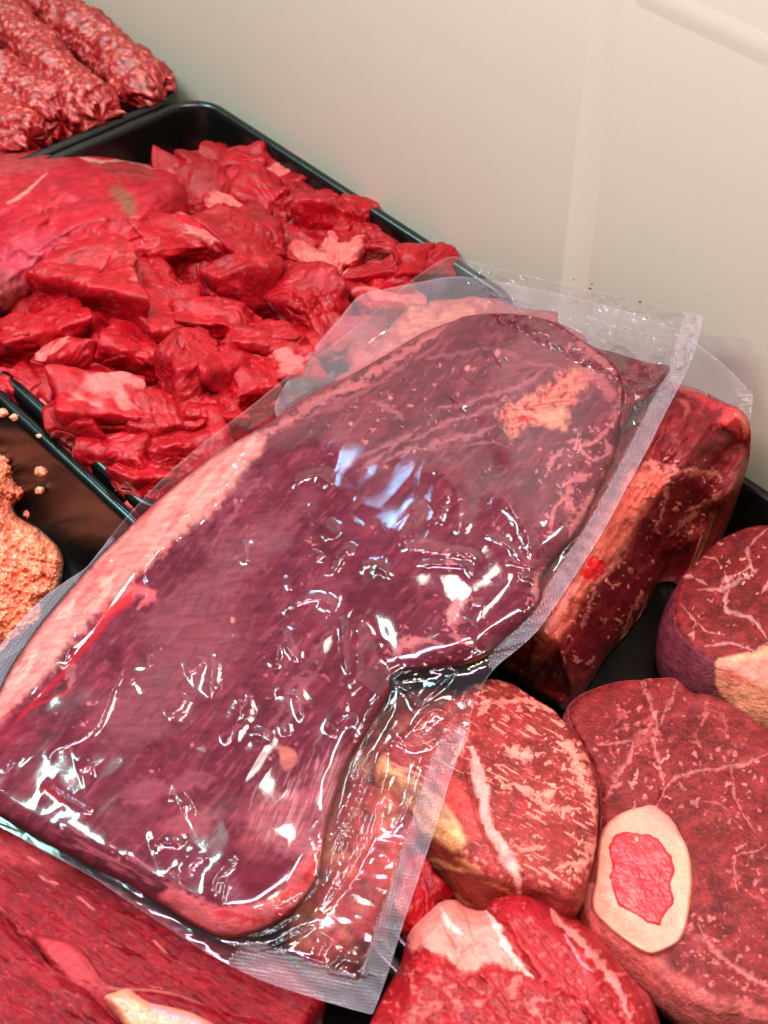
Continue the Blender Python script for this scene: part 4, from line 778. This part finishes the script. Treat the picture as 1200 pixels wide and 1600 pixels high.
root = setp(empty('vacuum_pack', W(np.array(520.), np.array(980.), 0.0)), 'large clear vacuum pack of purple red beef lying across the trays', 'vacuum pack')
# --- the meat inside
H_CACHE = {}
def zmeat(P, sd, t):
    H, s2, _, _ = macro(P); return zP(P)+H-.05-.22*(1-np.clip(sd/5, 0, 1))**2
R = relief(MEAT, 1.45, zmeat); P = R['P']
p = Paint(P, lin(116, 44, 58), 7, .018, 81)
AN = 38
p.field(.7*sm(-.25, .5, fbm(fib(P, 42, 220, 70), 3, 82)), lin(102, 22, 42)); p.field(.5*sm(0, .55, fbm(fib(P, 46, 110, 40), 4, 83)), lin(148, 58, 72))
p.field(.45*sm(.1, .6, fbm(fib(P, 52, 40, 9), 4, 84)), lin(164, 84, 94)); p.field(.5*sm(.1, .6, fbm(fib(P, 48, 50, 5), 3, 85)), lin(70, 14, 28), -.015)
p.field(.4*sm(.1, .5, fbm(P*.011, 4, 201, .6)), lin(146, 80, 90)); p.field(.6*sm(.15, .55, fbm(P*.014, 4, 203, .6)), lin(84, 14, 34)); p.field(.25*sm(.38, .6, fbm(fib(P, 50, 26, 7), 4, 205)), lin(180, 106, 112), .01)
# brown-mauve rippled areas
mk = np.maximum.reduce([np.exp(-(((P[:, 0]-cx)*.80+(P[:, 1]-cy)*-.6)/rx)**2-(((P[:, 0]-cx)*.6+(P[:, 1]-cy)*.8)/ry)**2) for cx, cy, rx, ry in ((300, 950, 110, 50), (290, 1040, 130, 60), (215, 1115, 80, 60), (840, 560, 90, 60), (390, 860, 90, 40))])
p.field(.6*sm(.25, .75, mk+.2*p.n), lin(146, 86, 88))
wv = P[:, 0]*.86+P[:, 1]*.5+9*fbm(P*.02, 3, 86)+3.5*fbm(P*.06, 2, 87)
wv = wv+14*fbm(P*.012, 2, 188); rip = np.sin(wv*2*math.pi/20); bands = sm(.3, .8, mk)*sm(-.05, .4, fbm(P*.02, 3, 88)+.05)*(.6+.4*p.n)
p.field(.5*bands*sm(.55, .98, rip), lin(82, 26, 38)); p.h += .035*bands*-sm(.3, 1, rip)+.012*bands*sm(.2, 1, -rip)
mk2 = sm(30, 0, seg_dist(P, [(745, 545), (800, 520), (860, 545)])[0])
# salmon fat strip along the long side
FATC, FATR = lin(255, 184, 158), lin(246, 122, 108)
tx = lambda Pq: sm(-.5, .7, fbm(fib(Pq, 48, 60, 16), 4, 91, .7))
p.poly([(414, 684), (398, 712), (374, 742), (345, 782), (306, 818), (262, 850), (232, 880), (210, 904), (170, 938), (130, 980), (90, 1030), (52, 1074), (20, 1108), (-16, 1146), (-60, 1180), (-80, 1160), (-20, 1098), (10, 1048), (50, 990), (92, 936), (140, 880), (186, 836), (238, 784), (300, 735), (350, 698), (390, 680)], (FATC, FATR), 9, .92, .05, tex=tx, rag=7)
p.stroke([(230, 905), (180, 955), (140, 1000), (80, 1072), (20, 1135)], 5, lin(206, 34, 52), .9, .75)
p.stroke([(178, 935), (200, 925), (240, 925), (215, 945)], 7, lin(232, 118, 112), .7, .8); p.stroke([(150, 975), (175, 948), (205, 925)], 5, lin(238, 60, 58), .8, .8)
p.stroke([(350, 720), (300, 770), (250, 815), (200, 850), (150, 905)], 5, lin(252, 150, 126), .9, .6)
p.poly([(186, 848), (215, 838), (232, 860), (210, 880), (180, 880)], lin(240, 140, 122), 6, .6)
p.stroke([(395, 690), (440, 664), (490, 632), (545, 604), (600, 572), (650, 540), (700, 505)], 6, lin(206, 118, 112), .6, .85, .02, rag=.9)
p.stroke([(330, 716), (420, 655), (500, 608), (580, 562), (640, 530), (715, 498)], 4, lin(196, 96, 98), .7, .7)
p.stroke([(480, 655), (560, 612), (650, 560), (700, 525)], 2.5, lin(176, 96, 104), .9, .6, rag=1)
p.stroke([(420, 690), (490, 652), (560, 625), (600, 600)], 3, lin(150, 62, 74), .9, .5)
# diagonal sinew streaks
for q, wd, a in (([(510, 750), (560, 715), (620, 690), (660, 665)], 3, .5), ([(555, 735), (600, 708), (640, 680)], 2.2, .5), ([(640, 690), (700, 660), (760, 640), (800, 618)], 3, .6), ([(690, 640), (760, 620), (830, 590), (860, 572)], 3.5, .55), ([(650, 560), (760, 545), (820, 560), (900, 585)], 2.5, .35), ([(600, 720), (650, 700), (735, 680), (770, 665)], 4, .6), ([(720, 700), (760, 690), (800, 700)], 2, .4), ([(590, 625), (610, 640), (626, 655)], 4, .6), ([(605, 608), (608, 618), (612, 626)], 3, .7), ([(330, 860), (370, 790), (420, 740)], 3, .35), ([(560, 570), (520, 620), (470, 660)], 2, .35), ([(520, 980), (440, 1100), (400, 1180)], 5, .3), ([(470, 1000), (420, 1080)], 3, .3), ([(500, 1040), (455, 1110), (430, 1160)], 6, .35)):
    p.stroke(q, wd, lin(190, 118, 122), .8, a, .008, rag=1)
for q in ([(740, 530), (752, 548), (762, 566)], [(725, 590), (745, 600)], [(800, 505), (822, 512)], [(705, 620), (712, 640)], [(850, 530), (870, 545), (890, 560)], [(820, 590), (840, 580)], [(760, 505), (770, 520)]): p.stroke(q, 2.2, lin(90, 18, 34), .8, .7, -.03)
for q in ([(590, 1005), (560, 1020), (520, 1018), (470, 1050)], [(540, 900), (600, 930), (680, 930), (760, 915)], [(620, 860), (700, 880), (780, 870)], [(700, 745), (740, 780), (800, 800)], [(440, 870), (500, 860), (540, 880)]): p.stroke(q, 7, lin(88, 16, 36), .95, .45, -.04)
# fat lump at the upper right
tx2 = lambda Pq: sm(-.1, .5, fbm(Pq*.05, 3, 93))
p.poly([(777, 655), (790, 632), (812, 622), (835, 606), (862, 596), (880, 578), (902, 574), (925, 582), (922, 602), (902, 612), (905, 630), (885, 640), (888, 655), (880, 672), (852, 668), (830, 672), (810, 682), (792, 676)], (lin(214, 142, 118), lin(160, 66, 70)), 6, .85, .07, tex=lambda q: sm(-.15, .45, fbm(q*.10, 4, 193, .65)), rag=12)
p.poly([(838, 642), (878, 642), (886, 655), (878, 672), (845, 668)], lin(220, 156, 126), 5, .8, .03, rag=5); p.stroke([(800, 664), (830, 655), (850, 668)], 3, lin(206, 66, 66), .8, .7)
p.stroke([(820, 638), (870, 628), (900, 630)], 2, lin(196, 70, 74), .8, .8, -.03); p.stroke([(850, 620), (862, 605)], 2, lin(196, 70, 74), .8, .7, -.02)
p.poly([(905, 585), (940, 585), (962, 610), (950, 620), (930, 600), (905, 600)], lin(196, 110, 112), 6, .7)
for q, wd in (([(905, 530), (935, 556), (962, 580)], 9), ([(970, 600), (966, 640), (955, 665)], 5), ([(955, 665), (930, 690), (905, 700), (925, 720), (950, 712)], 3), ([(945, 690), (955, 720), (940, 750)], 5), ([(920, 745), (890, 755), (885, 775), (900, 800)], 8), ([(930, 770), (910, 800), (890, 835)], 7), ([(880, 700), (860, 720), (850, 745)], 3), ([(900, 760), (870, 790), (860, 830)], 3), ([(885, 690), (905, 690), (900, 710)], 3), ([(735, 940), (720, 955), (712, 985), (725, 1000), (742, 1010)], 6), ([(715, 945), (700, 965), (692, 978)], 4), ([(652, 998), (635, 1010), (615, 1025)], 7), ([(620, 1020), (660, 1000), (690, 1005)], 3), ([(840, 950), (835, 920), (845, 890)], 4), ([(700, 860), (705, 890)], 3)):
    p.stroke(q, wd, lin(208, 128, 122), .7, .8, .02, rag=1.2)
p.poly([(706, 948), (720, 938), (722, 955), (710, 975), (700, 975)], lin(226, 158, 146), 3, .9, .03)
# pale silver skin and red fat corner at the lower end
p.poly([(395, 1262), (430, 1240), (470, 1235), (505, 1215), (530, 1190), (545, 1170), (540, 1215), (520, 1270), (508, 1330), (498, 1368), (475, 1350), (440, 1330), (405, 1310), (385, 1290)], lin(186, 110, 112), 10, .75, rag=8)
g = fbm(fib(P, 68, 45, 4), 3, 95); m = sm(75, 25, seg_dist(P, [(430, 1270), (480, 1250), (510, 1220)])[0]); p.field(m*.6*sm(.05, .4, g), lin(214, 160, 152)); p.field(m*.5*sm(.1, .4, -g), lin(130, 60, 70))
p.poly([(470, 1345), (500, 1315), (506, 1340), (498, 1372), (478, 1402), (448, 1432), (410, 1454), (370, 1465), (335, 1460), (290, 1436), (250, 1408), (262, 1392), (300, 1400), (345, 1420), (400, 1410), (440, 1385)], (lin(232, 112, 110), lin(226, 132, 126)), 6, .92, .04, tex=tx2, rag=7)
p.stroke([(500, 1310), (492, 1350), (470, 1385), (430, 1400)], 7, lin(238, 104, 98), .7, .8)
p.stroke([(330, 1425), (375, 1432), (420, 1440), (455, 1420)], 6, lin(196, 24, 36), .8, .7, rag=1); p.stroke([(470, 1380), (500, 1345)], 4, lin(214, 30, 40), .8, .6)
p.poly([(375, 1355), (420, 1350), (440, 1375), (415, 1405), (385, 1395)], lin(112, 20, 38), 9, .8, -.08)
p.poly([(380, 1300), (405, 1295), (412, 1330), (392, 1345), (372, 1325)], lin(186, 90, 92), 14, .35, rag=12)
g = fbm(fib(P, -28, 50, 8), 3, 97); m = sm(60, 10, seg_dist(P, [(120, 1322), (200, 1365), (300, 1425)])[0]); p.field(m*.6*sm(0, .5, g), lin(196, 112, 114))
p.poly([(190, 1235), (230, 1215), (262, 1222), (300, 1200), (330, 1215), (300, 1235), (255, 1245), (215, 1262), (190, 1255)], lin(176, 98, 106), 8, .45, rag=9)
p.poly([(255, 1290), (300, 1265), (330, 1270), (320, 1300), (280, 1310)], lin(186, 106, 104), 8, .45, rag=9)
p.poly([(435, 1165), (455, 1170), (468, 1185), (455, 1200), (440, 1195), (438, 1180)], lin(206, 128, 104), 3, .85, .03)
p.stroke([(100, 1060), (112, 1045), (108, 1075)], 5, lin(190, 116, 112), .7, .7); p.stroke([(45, 1115), (90, 1090), (120, 1070)], 2.5, lin(206, 40, 56), .8, .6)
p.stroke([(65, 1230), (85, 1245), (95, 1262)], 9, lin(176, 20, 38), .9, .6); p.stroke([(0, 1120), (60, 1105), (100, 1085)], 3, lin(190, 30, 50), .9, .5)
p.poly([(0, 1165), (40, 1175), (60, 1150), (20, 1120), (-30, 1130)], lin(140, 22, 50), 12, .5)
for k in range(60):
    x, y = rr2.uniform(40, 930), rr2.uniform(520, 1400); a = rr2.uniform(0, 3.1); L = rr2.uniform(1, 7); p.stroke([(x, y), (x+L*math.cos(a), y-L*math.sin(a))], rr2.uniform(1.2, 3), lin(206, 136, 128), .7, .75, .015, rag=1)
for x, y, r in ((361, 967, 5), (733, 575, 5), (775, 553, 5), (610, 620, 3), (548, 660, 3)): p.stroke([(x-1, y-r), (x+1, y+r)], r, lin(216, 150, 130), .5, .9, .03)
rim = sm(9, 1, R['sd']); p.field(.35*rim, lin(150, 20, 34))
p.col *= np.array([.70, .58, .66])
V = W(P[:, 0], P[:, 1], R['z']+p.h)
sheet('meat', R, V, M_BAGMEAT, root, p.col, lambda q: zP(q)-.15, .03)
# --- a small bluish lamp cluster whose mirror image breaks up on the bag
S0 = np.array([690., 690.]); e_ = 18.0
q3 = [W(*(S0+np.array(o)*e_), zP(S0+np.array(o)*e_)+macro((S0+np.array(o)*e_)[None])[0][0]) for o in ((-1, 1), (1, 1), (0, -1))]
nn = np.cross(q3[1]-q3[0], q3[2]-q3[0]); nn /= np.linalg.norm(nn); nn *= np.sign(nn[2]); S3 = sum(q3)/3; vd = (S3-CP)/np.linalg.norm(S3-CP); rf = vd-2*(vd@nn)*nn
sx_ = np.cross(rf, [0, 0, 1]); sx_ /= np.linalg.norm(sx_); sy_ = np.cross(sx_, rf)
for k, (u, v, ww) in enumerate(((-3, .8, 1.5), (-1, 2.4, 1.5), (1.2, 2.6, 1.2), (-2, -1.6, 1.2), (.3, -.5, 1.3), (2.4, .6, 1.2), (-.4, -3.2, 1.4))):
    pz = S3+rf*105+sx_*u*1.35+sy_*v*1.35; area('blue_display_lamp', tuple(pz), tuple(S3), ww*1.7*CM, 4.2*CM, .20, (.25, .62, 1.0), tuple(sx_))
# added lamp, unseen, aimed to put glints on the crimped mouth of the bag
T0 = np.array([900., 500.]); q3 = [W(*(T0+np.array(o)*20.), zP(T0+np.array(o)*20.)) for o in ((-1, 1), (1, 1), (0, -1))]
n3 = np.cross(q3[1]-q3[0], q3[2]-q3[0]); n3 /= np.linalg.norm(n3); n3 *= np.sign(n3[2])
for tl_, az_, pw_ in ((14, -70, 5.0),):
    q_ = mirror_pos(sum(q3)/3, n3, tl_, az_, 140); area('ceiling_or_added_lamp', tuple(q_), tuple(sum(q3)/3), .26, .16, pw_, (1.0, .90, .82), (1, .3, 0))
# --- the film
def zfilm(P, sd, t):
    H, s2, tt, pd = macro(P); return zP(P)+H
R = relief(POUCH, 1.3, zfilm); P = R['P']; H, ms, mt, pd = macro(P)
pr = Paint(P, (0, 0, 0), 3, .03, 99)
for q, wd, h in RIDGE:
    c = spline(q); ix = near(P, c, wd*7)
    if not len(ix): continue
    d, tt = seg_dist(P[ix]+.35*(pr.Q[ix]-P[ix]), c); L = tt.max()+1e-6; e = np.clip(5*np.minimum(tt, L-tt)/L+.1, 0, 1)
    wn = wd*1.35; pr.h[ix] += h*(1.55 if wd >= 4 else .6)*e*np.exp(-(np.sqrt(d*d+1.0)-1.0)/wn)*(1+.15*pr.n[ix])
n1 = np.abs(fbm(fib(P, 50, 90, 40), 1, 101)); n2 = fbm(P*.045, 3, 102)
ins = sm(-4, 12, ms)
pr.h += ins*(.022*(.25-n1))
pr.h += (1-ins)*sm(0, 10, pd)*(.008*fbm(P*.05, 1, 103))
lower = sm(1150, 1350, P[:, 1])*(1-ins); fl = fib(P, 62, 200, 26)
pr.h += (1-ins)*sm(520, 640, P[:, 0])*sm(1040, 1120, P[:, 1])*sm(1480, 1350, P[:, 1])*.03*fbm(fl, 1, 104)
top = (1-ins)*sm(700, 760, P[:, 0])*sm(640, 560, P[:, 1]); pr.h += top*(.10*fbm(P*.05, 2, 105)+.10*np.abs(fbm(P*.03, 1, 106)))
# welded side strips: a band inside the pouch edge with woven embossing
def band(poly_line, w0, w1):
    d, _ = seg_dist(P, spline(poly_line)); return sm(w1, w0, d)
side_r = [(1092, 496), (1072, 575), (1030, 660), (990, 738), (955, 805), (922, 860), (890, 908), (858, 955), (822, 998), (788, 1028)]
side_r2 = [(722, 1165), (700, 1220), (680, 1285), (655, 1360), (632, 1430), (606, 1510), (584, 1576)]
side_l = [(140, 884), (105, 912), (66, 945), (30, 985), (-10, 1030), (-70, 1090)]
bot = [(575, 1575), (530, 1562), (470, 1542), (400, 1515)]
dR, _ = seg_dist(P, spline(side_r)); dR2, _ = seg_dist(P, spline(side_r2)); dL, _ = seg_dist(P, spline(side_l)); dB, _ = seg_dist(P, spline(bot))
out = 1-sm(-6, 2, ms)
emb = np.maximum.reduce([sm(27, 24, dR), sm(38, 34, dR2)*sm(1120, 1180, P[:, 1]), sm(62, 50, dL), sm(46, 36, dB)*.9])*out
haze = .006+.010*out
haze = np.maximum(haze, .14*sm(27, 24, dR)*out); haze = np.maximum(haze, .12*sm(38, 34, dR2)*out*sm(1090, 1170, P[:, 1])); haze = np.maximum(haze, .17*sm(62, 50, dL)*out); haze = np.maximum(haze, .15*sm(50, 20, dB)*out)
haze = np.maximum(haze, out*(.03+.05*fbm(P*.03, 3, 107))*sm(600, 700, P[:, 0])*sm(620, 520, P[:, 1]))
haze += .10*sm(2.2, .8, pd)
mouth = (1-sm(-3, 6, ms))*sm(690, 740, P[:, 0])*sm(660, 600, P[:, 1]); pr.h *= 1+1.3*mouth
V = W(P[:, 0], P[:, 1], R['z']+pr.h+.004)
build('film', V, [R['Q']], M_FILM, root, None, {'haze': np.clip(haze, 0, .6), 'emboss': np.clip(emb, 0, 1)})
# blood trapped under the mouth seal
BL = [(885, 520), (920, 540), (965, 552), (1010, 566), (1046, 572), (1040, 590), (1016, 615), (990, 640), (975, 668), (966, 660), (974, 612), (962, 576), (930, 548)]
Rb = relief(BL, 1.5, lambda P, sd, t: zP(P)+macro(P)[0]-.05-.2*(1-np.clip(sd/8, 0, 1))**2+.03*fbm(P*.08, 3, 3))
pb = Paint(Rb['P'], lin(96, 26, 34), 4, .03, 4); pb.field(.7*sm(0, .5, fbm(pb.P*.05, 3, 3)), lin(150, 50, 56))
sheet('blood', Rb, W(Rb['P'][:, 0], Rb['P'][:, 1], Rb['z']), M_WET, root, pb.col, lambda q: zP(q)-.1, .02)

# --- second pack underneath: its film corners and a bit of its fatty meat show
root2 = setp(empty('vacuum_pack', W(np.array(800.), np.array(600.), 0.0)), 'second clear vacuum pack mostly hidden under the large one, its film corners sticking out', 'vacuum pack')
P2 = [(562, 462), (600, 452), (660, 440), (720, 432), (820, 448), (950, 478), (1060, 515), (1110, 524), (1168, 531), (1173, 560), (1175, 640), (1150, 660), (1000, 660), (850, 740), (640, 800), (480, 720), (432, 650), (440, 610), (490, 545), (530, 498)]
def z2(P): return np.maximum(wall_z(P, 48.7), np.minimum(zP(P)-1.25, 4.6)-.8*sm(1000, 1170, P[..., 0])-1.6*sm(560, 700, P[..., 1])*sm(950, 1100, P[..., 0]))
R = relief(P2, 1.8, lambda P, sd, t: z2(P)+.10*fbm(P*.012, 2, 111)+.04*fbm(P*.04, 3, 112)); P = R['P']
build('film', W(P[:, 0], P[:, 1], R['z']), [R['Q']], M_FILM, root2, None, {'haze': .10+.04*fbm(P*.02, 2, 113)+.12*sm(3, 1, R['sd']), 'emboss': .35+0*P[:, 0]})
MT2 = [(545, 560), (600, 520), (640, 488), (680, 470), (730, 462), (800, 480), (900, 520), (900, 640), (760, 760), (600, 720), (500, 640)]
MT2 = roughen(MT2, 22, .02, 6)
R = relief(MT2, 2.0, lambda P, sd, t: z2(P)-1.3+.8*np.sqrt(1-(1-np.clip(sd/40, 0, 1))**2)+.25*fbm(P*.02, 3, 118)+.06*fbm(P*.04, 3, 115)); p = Paint(R['P'], lin(178, 66, 66), 6, .03, 116)
p.poly([(640, 482), (690, 470), (735, 464), (760, 480), (700, 515), (650, 545), (600, 560), (612, 520)], (lin(232, 140, 112), lin(196, 76, 72)), 9, .85, tex=tx2, rag=12); p.stroke([(520, 590), (580, 560), (640, 545)], 12, lin(206, 110, 104), .9, .7)
p.field(.4*sm(0, .5, fbm(p.P*.04, 3, 117)), lin(170, 40, 50))
sheet('meat', R, W(R['P'][:, 0], R['P'][:, 1], R['z']+p.h), M_BAGMEAT, root2, p.col, lambda q: z2(q)-3.0, .05)

for x, y, r in ((922, 451, 3.2), (925, 444, 2.2), (1000, 472, 3.6), (957, 462, 1.6), (896, 437, 1.8)):
    D, F = ico(2); c0 = W(np.array(float(x)), np.array(float(y)), zP(np.array([x, y], float))+float(macro(np.array([[x, y]], float))[0][0])+.03)
    V = c0+D*r*.024*np.array([1, 1.2, .25]); build('blood_drop', V, [F], M_WET, root, np.tile(lin(120, 20, 22), (len(V), 1)))
